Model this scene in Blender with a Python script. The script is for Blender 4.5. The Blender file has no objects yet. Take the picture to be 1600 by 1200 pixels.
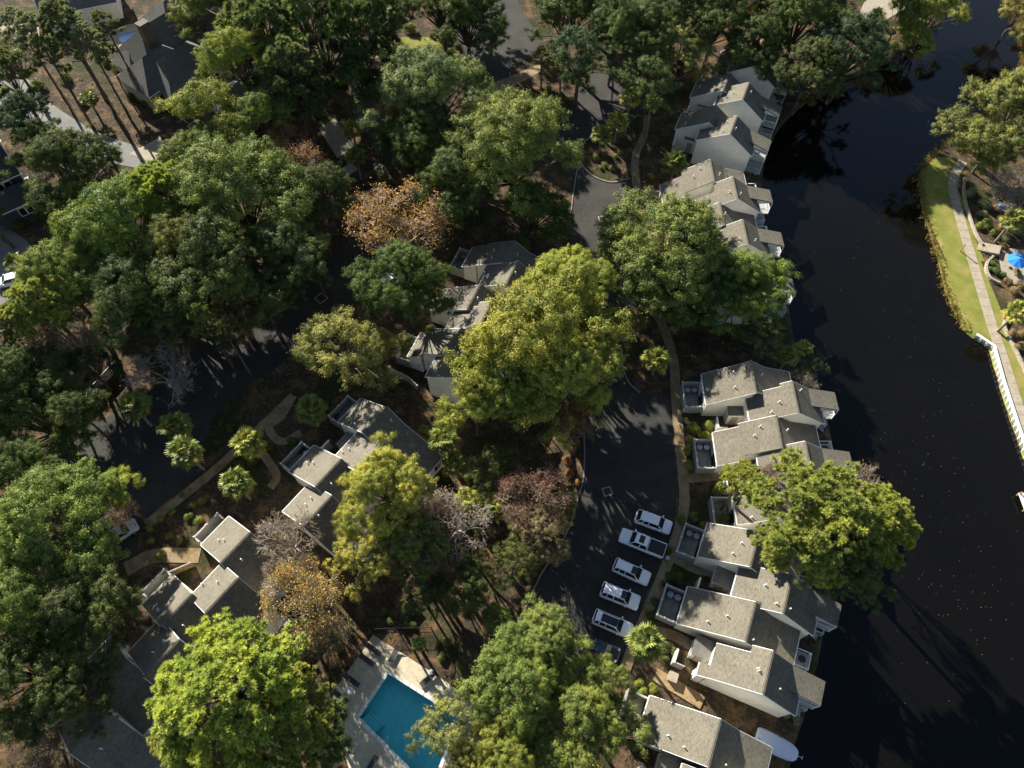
import bpy, bmesh, math, random
import numpy as np
from mathutils import Vector, Matrix

# ------------------------------------------------------------------ camera, sky, sun, exposure
SC = bpy.context.scene
COL = SC.collection
CAM_H, FPX, PITCH = 90.0, 1130.0, math.radians(60.0)      # drone height (m), focal length (px of a 1600 px frame), pitch down
cam_d = bpy.data.cameras.new("camera")
cam_d.sensor_fit = 'HORIZONTAL'; cam_d.sensor_width = 36.0
cam_d.lens = 36.0 * FPX / 1600.0
cam_d.clip_start = 0.5; cam_d.clip_end = 4000.0
cam = bpy.data.objects.new("camera", cam_d); COL.objects.link(cam)
cam.location = (0, 0, CAM_H); cam.rotation_euler = (math.pi / 2 - PITCH, 0, 0)
SC.camera = cam

SUN_EL, SUN_AZ = math.radians(25.5), math.radians(124.0)  # azimuth counted from +X
SDIR = Vector((math.cos(SUN_EL) * math.cos(SUN_AZ), math.cos(SUN_EL) * math.sin(SUN_AZ), math.sin(SUN_EL)))
world = bpy.data.worlds.new("World"); SC.world = world; world.use_nodes = True
wn = world.node_tree.nodes; wn.clear()
sky = wn.new('ShaderNodeTexSky'); sky.sky_type = 'NISHITA'; sky.sun_disc = False
sky.sun_elevation = SUN_EL; sky.sun_rotation = math.atan2(SDIR.x, SDIR.y)
sky.air_density = 1.0; sky.dust_density = 0.6; sky.ozone_density = 1.0
bg = wn.new('ShaderNodeBackground'); bg.inputs['Strength'].default_value = 0.05
wo = wn.new('ShaderNodeOutputWorld')
world.node_tree.links.new(sky.outputs[0], bg.inputs[0]); world.node_tree.links.new(bg.outputs[0], wo.inputs[0])
sun_d = bpy.data.lights.new("sun", 'SUN'); sun_d.energy = 5.0; sun_d.angle = math.radians(0.5); sun_d.color = (1.0, 0.95, 0.86)
sun = bpy.data.objects.new("sun", sun_d); COL.objects.link(sun)
sun.rotation_euler = SDIR.to_track_quat('Z', 'Y').to_euler(); sun.location = (-60, 90, 120)
SC.view_settings.view_transform = 'Standard'; SC.view_settings.look = 'None'
SC.view_settings.gamma = 1.0; SC.view_settings.use_curve_mapping = False
SC.view_settings.exposure = 1.48
SC.cycles.max_bounces = 5; SC.cycles.diffuse_bounces = 2; SC.cycles.glossy_bounces = 3
SC.cycles.transmission_bounces = 3; SC.cycles.transparent_max_bounces = 4
SC.cycles.use_denoising = True

RNG = np.random.default_rng(7)
random.seed(7)

# ------------------------------------------------------------------ helpers
def P(x, y, z=0.0):
    """a spot of the survey picture (px of 1600x1200) at height z, in metres"""
    dx = (x - 800) / FPX; dy = (600 - y) / FPX
    d = (dx, math.cos(PITCH) + dy * math.sin(PITCH), -math.sin(PITCH) + dy * math.cos(PITCH))
    t = (z - CAM_H) / d[2]
    return Vector((d[0] * t, d[1] * t, z))
def PXM(y, z=0.0):
    """px per metre at picture row y, height z"""
    return FPX * (math.sin(PITCH) - (600 - y) / FPX * math.cos(PITCH)) / (CAM_H - z)
def P2(x, y, z=0.0):
    v = P(x, y, z); return (v.x, v.y)

def setp(o, label=None, cat=None, group=None, kind=None):
    if label: o['label'] = label
    if cat: o['category'] = cat
    if group: o['group'] = group
    if kind: o['kind'] = kind
    return o
def link(name, me, parent=None):
    o = bpy.data.objects.new(name, me); COL.objects.link(o)
    if parent is not None: o.parent = parent
    return o
def empty(name, loc=(0, 0, 0), rz=0.0):
    o = bpy.data.objects.new(name, None); COL.objects.link(o)
    o.location = loc; o.rotation_euler = (0, 0, rz); o.empty_display_size = 0.3
    return o
def np_mesh(name, verts, quads, mat, attrs=None, smooth=False):
    """verts (n,3), quads (m,4) as numpy -> mesh"""
    me = bpy.data.meshes.new(name)
    n, m, k = len(verts), len(quads), quads.shape[1]
    me.vertices.add(n); me.vertices.foreach_set('co', np.ascontiguousarray(verts, np.float32).ravel())
    me.loops.add(m * k); me.loops.foreach_set('vertex_index', np.ascontiguousarray(quads, np.int32).ravel())
    me.polygons.add(m)
    me.polygons.foreach_set('loop_start', np.arange(0, m * k, k, dtype=np.int32))
    me.polygons.foreach_set('loop_total', np.full(m, k, dtype=np.int32))
    if smooth: me.polygons.foreach_set('use_smooth', np.ones(m, dtype=bool))
    for an, vals in (attrs or {}).items():
        a = me.attributes.new(an, 'FLOAT', 'FACE'); a.data.foreach_set('value', np.ascontiguousarray(vals, np.float32))
    me.materials.append(mat); me.update(calc_edges=True); me.validate()
    return me
class MB:
    """collects polygons; build() links them as ONE mesh object"""
    def __init__(s): s.v = []; s.f = []
    def poly(s, pts):
        b = len(s.v); s.v += [tuple(p) for p in pts]; s.f.append(tuple(range(b, b + len(pts)))); return s
    def hexa(s, a, b):
        """a: 4 bottom points ccw, b: 4 top points"""
        n = len(s.v); s.v += [tuple(p) for p in a] + [tuple(p) for p in b]
        for q in ((3, 2, 1, 0), (4, 5, 6, 7), (0, 1, 5, 4), (1, 2, 6, 5), (2, 3, 7, 6), (3, 0, 4, 7)):
            s.f.append(tuple(n + i for i in q))
        return s
    def box(s, x0, x1, y0, y1, z0, z1):
        return s.hexa(((x0, y0, z0), (x1, y0, z0), (x1, y1, z0), (x0, y1, z0)), ((x0, y0, z1), (x1, y0, z1), (x1, y1, z1), (x0, y1, z1)))
    def prism(s, pts, z0, z1, bottom=False):
        """flat outline (ccw) pulled up from z0 to z1"""
        n = len(pts); b = len(s.v)
        s.v += [(p[0], p[1], z0) for p in pts] + [(p[0], p[1], z1) for p in pts]
        s.f.append(tuple(b + n + i for i in range(n)))
        if bottom: s.f.append(tuple(b + i for i in reversed(range(n))))
        for i in range(n): j = (i + 1) % n; s.f.append((b + i, b + j, b + n + j, b + n + i))
        return s
    def tube(s, p, q, r0, r1, k=6, cap=True):
        p, q = Vector(p), Vector(q); d = (q - p)
        if d.length < 1e-6: return s
        d.normalize(); a = d.orthogonal().normalized(); c = d.cross(a); b = len(s.v)
        for (o, r) in ((p, r0), (q, r1)):
            for i in range(k):
                t = 2 * math.pi * i / k; s.v.append(tuple(o + a * (r * math.cos(t)) + c * (r * math.sin(t))))
        for i in range(k): j = (i + 1) % k; s.f.append((b + i, b + j, b + k + j, b + k + i))
        if cap: s.f.append(tuple(b + k + i for i in range(k)))
        return s
    def lathe(s, prof, k=14, c=(0, 0, 0)):
        b = len(s.v)
        for (r, z) in prof:
            for i in range(k): t = 2 * math.pi * i / k; s.v.append((c[0] + r * math.cos(t), c[1] + r * math.sin(t), c[2] + z))
        for m in range(len(prof) - 1):
            for i in range(k): j = (i + 1) % k; s.f.append((b + m * k + i, b + m * k + j, b + (m + 1) * k + j, b + (m + 1) * k + i))
        s.f.append(tuple(b + (len(prof) - 1) * k + i for i in range(k)))
        return s
    def mesh(s, name, mat, smooth=False):
        me = bpy.data.meshes.new(name); me.from_pydata(s.v, [], s.f); me.materials.append(mat)
        if smooth: me.polygons.foreach_set('use_smooth', np.ones(len(me.polygons), dtype=bool))
        me.update(); return me
    def build(s, name, mat, parent=None, smooth=False):
        return link(name, s.mesh(name, mat, smooth), parent)
def copy_tree(o, parent=None):
    c = o.copy(); COL.objects.link(c); c.parent = parent
    for ch in o.children: copy_tree(ch, c)
    return c
def ccw(pts):
    a = sum(pts[i][0] * pts[(i + 1) % len(pts)][1] - pts[(i + 1) % len(pts)][0] * pts[i][1] for i in range(len(pts)))
    return list(pts) if a > 0 else list(reversed(pts))
def smooth_line(pts, step=1.0, closed=False):
    """Catmull-Rom through pts, resampled"""
    pts = [np.array(p, float) for p in pts]; n = len(pts); out = []
    rng = range(n) if closed else range(n - 1)
    for i in rng:
        p0 = pts[(i - 1) % n] if closed or i > 0 else pts[0] * 2 - pts[1]
        p1, p2 = pts[i], pts[(i + 1) % n]
        p3 = pts[(i + 2) % n] if closed or i < n - 2 else pts[-1] * 2 - pts[-2]
        k = max(2, int(np.linalg.norm(p2 - p1) / step))
        for j in range(k):
            t = j / k
            out.append(0.5 * ((2 * p1) + (-p0 + p2) * t + (2 * p0 - 5 * p1 + 4 * p2 - p3) * t * t + (-p0 + 3 * p1 - 3 * p2 + p3) * t ** 3))
    if not closed: out.append(pts[-1])
    return np.array(out)
def inside(poly, pts):
    poly = np.asarray(poly); x, y = pts[:, 0], pts[:, 1]; r = np.zeros(len(pts), bool); n = len(poly); j = n - 1
    for i in range(n):
        xi, yi = poly[i]; xj, yj = poly[j]
        c = ((yi > y) != (yj > y)) & (x < (xj - xi) * (y - yi) / (yj - yi + 1e-12) + xi); r ^= c; j = i
    return r
def seg_dist(poly, pts, closed=True):
    poly = np.asarray(poly, float); d = np.full(len(pts), 1e9); n = len(poly)
    for i in range(n if closed else n - 1):
        a = poly[i]; b = poly[(i + 1) % n]; ab = b - a
        t = np.clip(((pts - a) @ ab) / (ab @ ab + 1e-12), 0, 1)
        d = np.minimum(d, np.linalg.norm(pts - (a + t[:, None] * ab), axis=1))
    return d

# ------------------------------------------------------------------ materials
def new_mat(name):
    m = bpy.data.materials.new(name); m.use_nodes = True
    return m, m.node_tree.nodes, m.node_tree.links, m.node_tree.nodes['Principled BSDF']
def noise(ns, ls, scale, detail=6, rough=0.6, coord='Object', vec=None):
    t = ns.new('ShaderNodeTexNoise'); t.inputs['Scale'].default_value = scale; t.inputs['Detail'].default_value = detail
    t.inputs['Roughness'].default_value = rough
    if vec is None:
        c = ns.new('ShaderNodeTexCoord'); vec = c.outputs[coord]
    ls.new(vec, t.inputs['Vector']); return t
def ramp(ns, ls, fac, stops):
    r = ns.new('ShaderNodeValToRGB'); e = r.color_ramp.elements
    while len(e) < len(stops): e.new(0.5)
    for k, (p, c) in enumerate(stops): e[k].position = p; e[k].color = (*c, 1)
    ls.new(fac, r.inputs['Fac']); return r
def mix(ns, ls, a, b, fac=0.5, mode='MIX'):
    m = ns.new('ShaderNodeMix'); m.data_type = 'RGBA'; m.blend_type = mode
    for (sock, val) in ((m.inputs[6], a), (m.inputs[7], b)):
        if isinstance(val, tuple): sock.default_value = (*val, 1)
        else: ls.new(val, sock)
    if isinstance(fac, float): m.inputs[0].default_value = fac
    else: ls.new(fac, m.inputs[0])
    return m.outputs[2]
def bump(ns, ls, bs, h, strength=0.4, dist=0.05):
    b = ns.new('ShaderNodeBump'); b.inputs['Strength'].default_value = strength; b.inputs['Distance'].default_value = dist
    ls.new(h, b.inputs['Height']); ls.new(b.outputs[0], bs.inputs['Normal'])
def mottled(name, c0, c1, scale, rough=0.85, c2=None, scale2=None, bs_=0.3, bd=0.03, coord='Object', spec=0.3):
    m, ns, ls, bs = new_mat(name)
    n1 = noise(ns, ls, scale, coord=coord)
    col = ramp(ns, ls, n1.outputs['Fac'], [(0.3, c0), (0.7, c1)]).outputs[0]
    if c2 is not None:
        n2 = noise(ns, ls, scale2, 4, coord=coord)
        f = ramp(ns, ls, n2.outputs['Fac'], [(0.45, (0, 0, 0)), (0.62, (1, 1, 1))]).outputs[0]
        col = mix(ns, ls, col, c2, f)
    ls.new(col, bs.inputs['Base Color']); bs.inputs['Roughness'].default_value = rough
    bs.inputs['Specular IOR Level'].default_value = spec
    if bs_: bump(ns, ls, bs, n1.outputs['Fac'], bs_, bd)
    return m
def plain(name, c, rough=0.6, metal=0.0, spec=0.4):
    m, ns, ls, bs = new_mat(name)
    n = noise(ns, ls, 3.0, 4)
    lo = tuple(x * 0.88 for x in c); hi = tuple(min(1, x * 1.08) for x in c)
    ls.new(ramp(ns, ls, n.outputs['Fac'], [(0.3, lo), (0.7, hi)]).outputs[0], bs.inputs['Base Color'])
    bs.inputs['Roughness'].default_value = rough; bs.inputs['Metallic'].default_value = metal
    bs.inputs['Specular IOR Level'].default_value = spec
    return m
def paint(name, c, rough=0.25, coat=0.6):
    m, ns, ls, bs = new_mat(name)
    n = noise(ns, ls, 1.7, 3)
    ls.new(ramp(ns, ls, n.outputs['Fac'], [(0.3, tuple(x * 0.93 for x in c)), (0.7, c)]).outputs[0], bs.inputs['Base Color'])
    bs.inputs['Roughness'].default_value = rough; bs.inputs['Coat Weight'].default_value = coat
    bs.inputs['Coat Roughness'].default_value = 0.06
    return m
M = {}
def mat_ground():
    m, ns, ls, bs = new_mat('mulch_ground')
    c = ns.new('ShaderNodeTexCoord').outputs['Object']
    n1 = noise(ns, ls, 0.16, 5, 0.55, vec=c); n2 = noise(ns, ls, 2.2, 8, 0.75, vec=c); n3 = noise(ns, ls, 0.45, 6, 0.6, vec=c)
    base = ramp(ns, ls, n2.outputs['Fac'], [(0.25, (0.018, 0.014, 0.009)), (0.5, (0.055, 0.042, 0.027)), (0.75, (0.15, 0.115, 0.072))]).outputs[0]
    straw = ramp(ns, ls, n2.outputs['Fac'], [(0.3, (0.065, 0.037, 0.017)), (0.7, (0.22, 0.14, 0.075))]).outputs[0]
    col = mix(ns, ls, base, straw, ramp(ns, ls, n3.outputs['Fac'], [(0.48, (0, 0, 0)), (0.6, (1, 1, 1))]).outputs[0])
    green = ramp(ns, ls, n2.outputs['Fac'], [(0.3, (0.018, 0.022, 0.009)), (0.7, (0.06, 0.066, 0.022))]).outputs[0]
    col = mix(ns, ls, col, green, ramp(ns, ls, n1.outputs['Fac'], [(0.52, (0, 0, 0)), (0.62, (1, 1, 1))]).outputs[0])
    ls.new(col, bs.inputs['Base Color']); bs.inputs['Roughness'].default_value = 0.95; bs.inputs['Specular IOR Level'].default_value = 0.1
    bump(ns, ls, bs, n2.outputs['Fac'], 0.8, 0.15); return m
def mat_roof(name, tone=(0.162, 0.145, 0.113)):
    m, ns, ls, bs = new_mat(name)
    c = ns.new('ShaderNodeTexCoord').outputs['Object']
    mp = ns.new('ShaderNodeMapping'); ls.new(c, mp.inputs['Vector']); mp.inputs['Scale'].default_value = (1.9, 0.75, 1.0)
    n1 = noise(ns, ls, 3.0, 6, 0.8, vec=mp.outputs[0]); n2 = noise(ns, ls, 0.35, 4, vec=c); n3 = noise(ns, ls, 22.0, 2, vec=c)
    lo = tuple(x * 0.55 for x in tone); hi = tuple(x * 1.35 for x in tone)
    col = ramp(ns, ls, n1.outputs['Fac'], [(0.32, lo), (0.5, tone), (0.68, hi)]).outputs[0]
    col = mix(ns, ls, col, ramp(ns, ls, n3.outputs['Fac'], [(0.35, (0.62, 0.62, 0.62)), (0.65, (1.2, 1.2, 1.18))]).outputs[0], 0.6, 'MULTIPLY')
    col = mix(ns, ls, col, ramp(ns, ls, n2.outputs['Fac'], [(0.35, (0.80, 0.80, 0.78)), (0.65, (1.06, 1.05, 1.02))]).outputs[0], 0.75, 'MULTIPLY')
    ls.new(col, bs.inputs['Base Color']); bs.inputs['Roughness'].default_value = 0.92; bs.inputs['Specular IOR Level'].default_value = 0.2
    w = ns.new('ShaderNodeTexWave'); w.wave_type = 'BANDS'; w.bands_direction = 'X'; w.wave_profile = 'SAW'
    w.inputs['Scale'].default_value = 1.1; w.inputs['Distortion'].default_value = 0.3; ls.new(c, w.inputs['Vector'])
    ad = ns.new('ShaderNodeMath'); ad.operation = 'ADD'; ls.new(w.outputs['Fac'], ad.inputs[0]); ls.new(n1.outputs['Fac'], ad.inputs[1])
    bump(ns, ls, bs, ad.outputs[0], 0.5, 0.03); return m
def mat_siding(name, tone):
    m, ns, ls, bs = new_mat(name)
    c = ns.new('ShaderNodeTexCoord').outputs['Object']
    n1 = noise(ns, ls, 0.7, 5, vec=c)
    ls.new(ramp(ns, ls, n1.outputs['Fac'], [(0.3, tuple(x * 0.86 for x in tone)), (0.7, tone)]).outputs[0], bs.inputs['Base Color'])
    bs.inputs['Roughness'].default_value = 0.75
    w = ns.new('ShaderNodeTexWave'); w.wave_type = 'BANDS'; w.bands_direction = 'Z'; w.wave_profile = 'SAW'
    w.inputs['Scale'].default_value = 1.6; ls.new(c, w.inputs['Vector']); bump(ns, ls, bs, w.outputs['Fac'], 0.6, 0.02)
    return m
def mat_leaf(name, trans=0.3, rough=0.55, hue=0.15):
    """leaf: base from the tree's own colour, varied leaf by leaf"""
    m, ns, ls, bs = new_mat(name)
    oi = ns.new('ShaderNodeObjectInfo'); at = ns.new('ShaderNodeAttribute'); at.attribute_name = 'var'
    at2 = ns.new('ShaderNodeAttribute'); at2.attribute_name = 'clump'
    r = ramp(ns, ls, at.outputs['Fac'], [(0.0, (0.58, 0.62, 0.55)), (0.5, (0.98, 0.98, 0.92)), (1.0, (1.5, 1.45, 1.2))])
    col = mix(ns, ls, oi.outputs['Color'], r.outputs[0], 1.0, 'MULTIPLY')
    r2 = ramp(ns, ls, at2.outputs['Fac'], [(0.0, (0.60, 0.70, 0.64)), (0.5, (1.0, 1.0, 1.0)), (1.0, (1.40, 1.30, 0.92))])
    col = mix(ns, ls, col, r2.outputs[0], 1.0, 'MULTIPLY')
    ls.new(col, bs.inputs['Base Color']); bs.inputs['Roughness'].default_value = rough; bs.inputs['Specular IOR Level'].default_value = 0.12
    tr = ns.new('ShaderNodeBsdfTranslucent'); ls.new(col, tr.inputs['Color'])
    ms = ns.new('ShaderNodeMixShader'); ms.inputs[0].default_value = trans
    ls.new(bs.outputs[0], ms.inputs[1]); ls.new(tr.outputs[0], ms.inputs[2])
    ls.new(ms.outputs[0], ns['Material Output'].inputs['Surface']); return m
def mat_water():
    m, ns, ls, bs = new_mat('lagoon_water')
    c = ns.new('ShaderNodeTexCoord').outputs['Object']
    n1 = noise(ns, ls, 0.05, 3, vec=c); n2 = noise(ns, ls, 1.4, 4, vec=c)
    ls.new(ramp(ns, ls, n1.outputs['Fac'], [(0.35, (0.0033, 0.0029, 0.0024)), (0.65, (0.0044, 0.0038, 0.003))]).outputs[0], bs.inputs['Base Color'])
    bs.inputs['Roughness'].default_value = 0.04; bs.inputs['IOR'].default_value = 1.333
    bump(ns, ls, bs, n2.outputs['Fac'], 0.05, 0.1); return m
def mat_pool():
    m, ns, ls, bs = new_mat('pool_water')
    bs.inputs['Base Color'].default_value = (0.55, 0.93, 0.98, 1)
    bs.inputs['Roughness'].default_value = 0.03; bs.inputs['IOR'].default_value = 1.333
    bs.inputs['Transmission Weight'].default_value = 1.0
    n2 = noise(ns, ls, 1.6, 3); tr = ns.new('ShaderNodeBsdfTransparent'); tr.inputs[0].default_value = (0.90, 0.99, 1.0, 1)
    gl = ns.new('ShaderNodeBsdfGlossy'); gl.inputs['Roughness'].default_value = 0.03
    bp = ns.new('ShaderNodeBump'); bp.inputs['Strength'].default_value = .35; bp.inputs['Distance'].default_value = .1; ls.new(n2.outputs['Fac'], bp.inputs['Height']); ls.new(bp.outputs[0], gl.inputs['Normal'])
    fr = ns.new('ShaderNodeFresnel'); fr.inputs['IOR'].default_value = 1.333
    ms = ns.new('ShaderNodeMixShader'); ls.new(fr.outputs[0], ms.inputs[0]); ls.new(tr.outputs[0], ms.inputs[1]); ls.new(gl.outputs[0], ms.inputs[2])
    ls.new(ms.outputs[0], ns['Material Output'].inputs['Surface']); return m
def mat_grass():
    m, ns, ls, bs = new_mat('grass_turf')
    c = ns.new('ShaderNodeTexCoord').outputs['Object']
    n1 = noise(ns, ls, 0.35, 5, vec=c); n2 = noise(ns, ls, 9.0, 6, 0.8, vec=c)
    a = ramp(ns, ls, n1.outputs['Fac'], [(0.32, (0.14, 0.175, 0.032)), (0.52, (0.215, 0.215, 0.052)), (0.68, (0.30, 0.235, 0.09))]).outputs[0]
    col = mix(ns, ls, a, ramp(ns, ls, n2.outputs['Fac'], [(0.3, (0.6, 0.6, 0.55)), (0.7, (1.25, 1.25, 1.2))]).outputs[0], 0.8, 'MULTIPLY')
    ls.new(col, bs.inputs['Base Color']); bs.inputs['Roughness'].default_value = 0.95; bs.inputs['Specular IOR Level'].default_value = 0.1
    bump(ns, ls, bs, n2.outputs['Fac'], 0.7, 0.06); return m
def mat_asphalt(name, lo, hi):
    m, ns, ls, bs = new_mat(name)
    c = ns.new('ShaderNodeTexCoord').outputs['Object']
    n1 = noise(ns, ls, 0.25, 5, 0.6, vec=c); n2 = noise(ns, ls, 14.0, 4, 0.8, vec=c); n3 = noise(ns, ls, 1.3, 6, 0.7, vec=c)
    col = ramp(ns, ls, n1.outputs['Fac'], [(0.3, lo), (0.7, hi)]).outputs[0]
    col = mix(ns, ls, col, ramp(ns, ls, n2.outputs['Fac'], [(0.3, (0.7, 0.7, 0.7)), (0.7, (1.25, 1.24, 1.2))]).outputs[0], 0.7, 'MULTIPLY')
    litter = ramp(ns, ls, n3.outputs['Fac'], [(0.60, (0, 0, 0)), (0.75, (0.6, 0.6, 0.6))]).outputs[0]
    col = mix(ns, ls, col, (0.20, 0.15, 0.085), litter)
    vo = ns.new('ShaderNodeTexVoronoi'); vo.feature = 'DISTANCE_TO_EDGE'; vo.inputs['Scale'].default_value = 0.13
    nv = noise(ns, ls, 0.5, 4, vec=c); mv = ns.new('ShaderNodeVectorMath'); mv.operation = 'ADD'
    ls.new(c, mv.inputs[0]); ls.new(nv.outputs['Color'], mv.inputs[1]); ls.new(mv.outputs[0], vo.inputs['Vector'])
    ck = ramp(ns, ls, vo.outputs['Distance'], [(0.0, (0.5, 0.5, 0.5)), (0.0025, (0, 0, 0))]).outputs[0]
    col = mix(ns, ls, col, (0.02, 0.02, 0.02), ck)
    ls.new(col, bs.inputs['Base Color']); bs.inputs['Roughness'].default_value = 0.9; bs.inputs['Specular IOR Level'].default_value = 0.25
    bump(ns, ls, bs, n2.outputs['Fac'], 0.3, 0.01); return m
M['ground'] = mat_ground()
M['asphalt'] = mat_asphalt('asphalt', (0.032, 0.031, 0.028), (0.056, 0.053, 0.047))
M['asphalt_old'] = mat_asphalt('old_asphalt', (0.15, 0.15, 0.14), (0.22, 0.215, 0.195))
M['walk'] = mottled('tan_concrete', (0.22, 0.165, 0.09), (0.33, 0.25, 0.145), 1.8, 0.9, (0.20, 0.13, 0.06), 0.6)
M['concrete'] = mottled('pale_concrete', (0.27, 0.225, 0.165), (0.40, 0.34, 0.25), 1.2, 0.9)
M['kerb'] = mottled('kerb_concrete', (0.20, 0.18, 0.14), (0.34, 0.31, 0.25), 2.0, 0.9)
M['white_stone'] = mottled('white_concrete', (0.55, 0.54, 0.48), (0.75, 0.73, 0.67), 2.0, 0.8)
M['stone'] = mottled('grey_tan_stone', (0.22, 0.19, 0.14), (0.42, 0.37, 0.28), 3.0, 0.9)
M['roof'] = mat_roof('shingle_roof')
M['roof_grey'] = mat_roof('grey_shingle_roof', (0.14, 0.136, 0.122))
M['roof_dark'] = mat_roof('dark_shingle_roof', (0.06, 0.062, 0.066))
M['siding'] = mat_siding('pale_siding', (0.84, 0.80, 0.69))
M['fence_board'] = mat_siding('grey_boards', (0.38, 0.37, 0.33))
M['siding_dark'] = mat_siding('dark_siding', (0.045, 0.05, 0.06))
M['siding_tan'] = mat_siding('tan_siding', (0.36, 0.31, 0.24))
M['brick'] = mottled('chimney_brick', (0.09, 0.062, 0.045), (0.17, 0.125, 0.09), 6.0)
M['trim'] = plain('white_trim', (0.74, 0.73, 0.69), 0.5)
M['flat_roof'] = mottled('flat_roof_membrane', (0.10, 0.095, 0.085), (0.17, 0.16, 0.14), 2.0)
M['patio'] = mottled('patio_paving', (0.26, 0.24, 0.19), (0.40, 0.37, 0.30), 1.5)
M['deck_board'] = mottled('weathered_deck', (0.30, 0.29, 0.27), (0.44, 0.43, 0.40), 2.5)
M['wood'] = mottled('tan_wood', (0.22, 0.15, 0.08), (0.36, 0.25, 0.13), 3.0)
M['metal'] = plain('grey_metal', (0.45, 0.46, 0.47), 0.4, 0.6)
M['dark_metal'] = plain('dark_metal', (0.03, 0.03, 0.032), 0.5, 0.3)
M['glass'] = plain('dark_glass', (0.015, 0.018, 0.022), 0.08, 0.0, 0.6)
M['bark'] = mottled('grey_brown_bark', (0.055, 0.042, 0.032), (0.16, 0.125, 0.095), 3.0, 0.95)
M['bark_pine'] = mottled('pine_bark', (0.075, 0.05, 0.035), (0.21, 0.15, 0.105), 3.0, 0.95)
M['bark_pale'] = mottled('pale_twig_bark', (0.24, 0.20, 0.17), (0.42, 0.365, 0.31), 1.5, 0.9)
M['bark_tan'] = mottled('tan_twig_bark', (0.22, 0.175, 0.135), (0.38, 0.31, 0.24), 1.5, 0.9)
M['palm_trunk'] = mottled('palm_trunk_bark', (0.13, 0.105, 0.08), (0.30, 0.25, 0.19), 4.0, 0.95)
M['leaf'] = mat_leaf('broad_leaf', 0.26)
M['needle'] = mat_leaf('pine_needle', 0.36, 0.5)
M['frond'] = mat_leaf('palm_frond', 0.2, 0.42)
M['water'] = mat_water()
M['pool_water'] = mat_pool()
M['grass'] = mat_grass()
M['car_white'] = paint('white_car_paint', (0.92, 0.925, 0.93))
M['car_silver'] = paint('silver_car_paint', (0.45, 0.48, 0.52), 0.3)
M['car_dark'] = paint('dark_blue_car_paint', (0.02, 0.028, 0.045))
M['tyre'] = plain('tyre_rubber', (0.018, 0.018, 0.019), 0.85)
M['lamp_red'] = plain('red_lamp', (0.30, 0.012, 0.012), 0.2)
M['lamp_clear'] = plain('clear_lamp', (0.55, 0.56, 0.58), 0.1)
M['blue_cloth'] = plain('blue_cloth', (0.02, 0.20, 0.68), 0.7)
M['white_plastic'] = plain('white_plastic', (0.70, 0.71, 0.72), 0.45)
M['pool_floor'] = mottled('pool_plaster', (0.13, 0.84, 0.86), (0.24, 0.95, 0.93), 1.4, 0.6)
M['deck_pool'] = mottled('pool_deck_concrete', (0.40, 0.345, 0.235), (0.55, 0.48, 0.34), 1.3, 0.9)
M['sling'] = plain('brown_sling_fabric', (0.05, 0.042, 0.038), 0.8)
M['cover'] = plain('shade_blue_boat_cover', (0.62, 0.68, 0.78), 0.5)  # bluish cast of the shade is put into the cover colour

# ------------------------------------------------------------------ ground, lagoon, roads, walks
WATER_Z = -0.5
LEFT_SHORE = [(1505, -60), (1490, 0), (1452, 52), (1385, 98), (1292, 138), (1232, 182), (1205, 218), (1190, 262), (1188, 330), (1205, 400), (1225, 455),
              (1238, 530), (1264, 580), (1284, 640), (1302, 720), (1306, 800), (1298, 900), (1284, 980), (1268, 1060), (1252, 1120), (1236, 1165), (1222, 1240)]
RIGHT_SHORE = [(1612, 745), (1585, 668), (1563, 600), (1548, 545), (1521, 527), (1508, 516), (1482, 462), (1468, 405), (1450, 345), (1438, 298), (1441, 268), (1462, 242),
               (1498, 208), (1545, 178), (1588, 138), (1600, 95), (1592, 45), (1574, -20), (1568, -70)]
ls_m = [P2(x, y, WATER_Z) for x, y in LEFT_SHORE]; rs_m = [P2(x, y, WATER_Z) for x, y in RIGHT_SHORE]
LAGOON = [(ls_m[0][0] + 6, 260)] + ls_m + [(26, -14), (24, -60), (90, -60), (78, 0), (72, 26)] + rs_m + [(rs_m[-1][0] + 14, 260)]
BULK = rs_m[:5]
lag = np.array([LAGOON[0], *smooth_line(ls_m, 1.5), *LAGOON[len(ls_m) + 1:len(ls_m) + 6], *[p for p in rs_m[:5]], *smooth_line(rs_m[5:], 1.5), LAGOON[-1]])
POOL = [P2(x, y, 0) for x, y in ((607, 1052), (718, 1122), (672, 1232), (561, 1121))]
xs = np.concatenate([np.array([-1500, -900, -500, -300, -200, -150, -120]), np.arange(-105, 106, 1.0), np.array([120, 150, 200, 300, 500, 900, 1500])])
ys = np.concatenate([np.array([-1500, -900, -500, -300, -150, -80, -40]), np.arange(-20, 146, 1.0), np.array([160, 190, 240, 300, 500, 900, 1500])])
gx, gy = np.meshgrid(xs, ys); gp = np.stack([gx.ravel(), gy.ravel()], 1)
din = inside(lag, gp); dd = seg_dist(lag, gp) * np.where(din, 1, -1)
def sstep(a, b, x): t = np.clip((x - a) / (b - a), 0, 1); return t * t * (3 - 2 * t)
gz = -1.9 * sstep(-0.5, 2.0, dd)
pc = np.mean(POOL, axis=0); pin = inside(np.array(POOL), gp) | (seg_dist(np.array(POOL), gp) < 1.2)
gz = np.where(pin, -2.6, gz)
far = (np.abs(gp[:, 0]) < 104) & (gp[:, 1] > -19) & (gp[:, 1] < 144)
gv = np.column_stack([gp, gz]); nx_, ny_ = len(xs), len(ys)
ii = np.arange(nx_ * ny_).reshape(ny_, nx_)
gq = np.stack([ii[:-1, :-1].ravel(), ii[:-1, 1:].ravel(), ii[1:, 1:].ravel(), ii[1:, :-1].ravel()], 1)
ground = link('ground', np_mesh('ground', gv, gq, M['ground'], smooth=True)); setp(ground, kind='structure')
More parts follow.
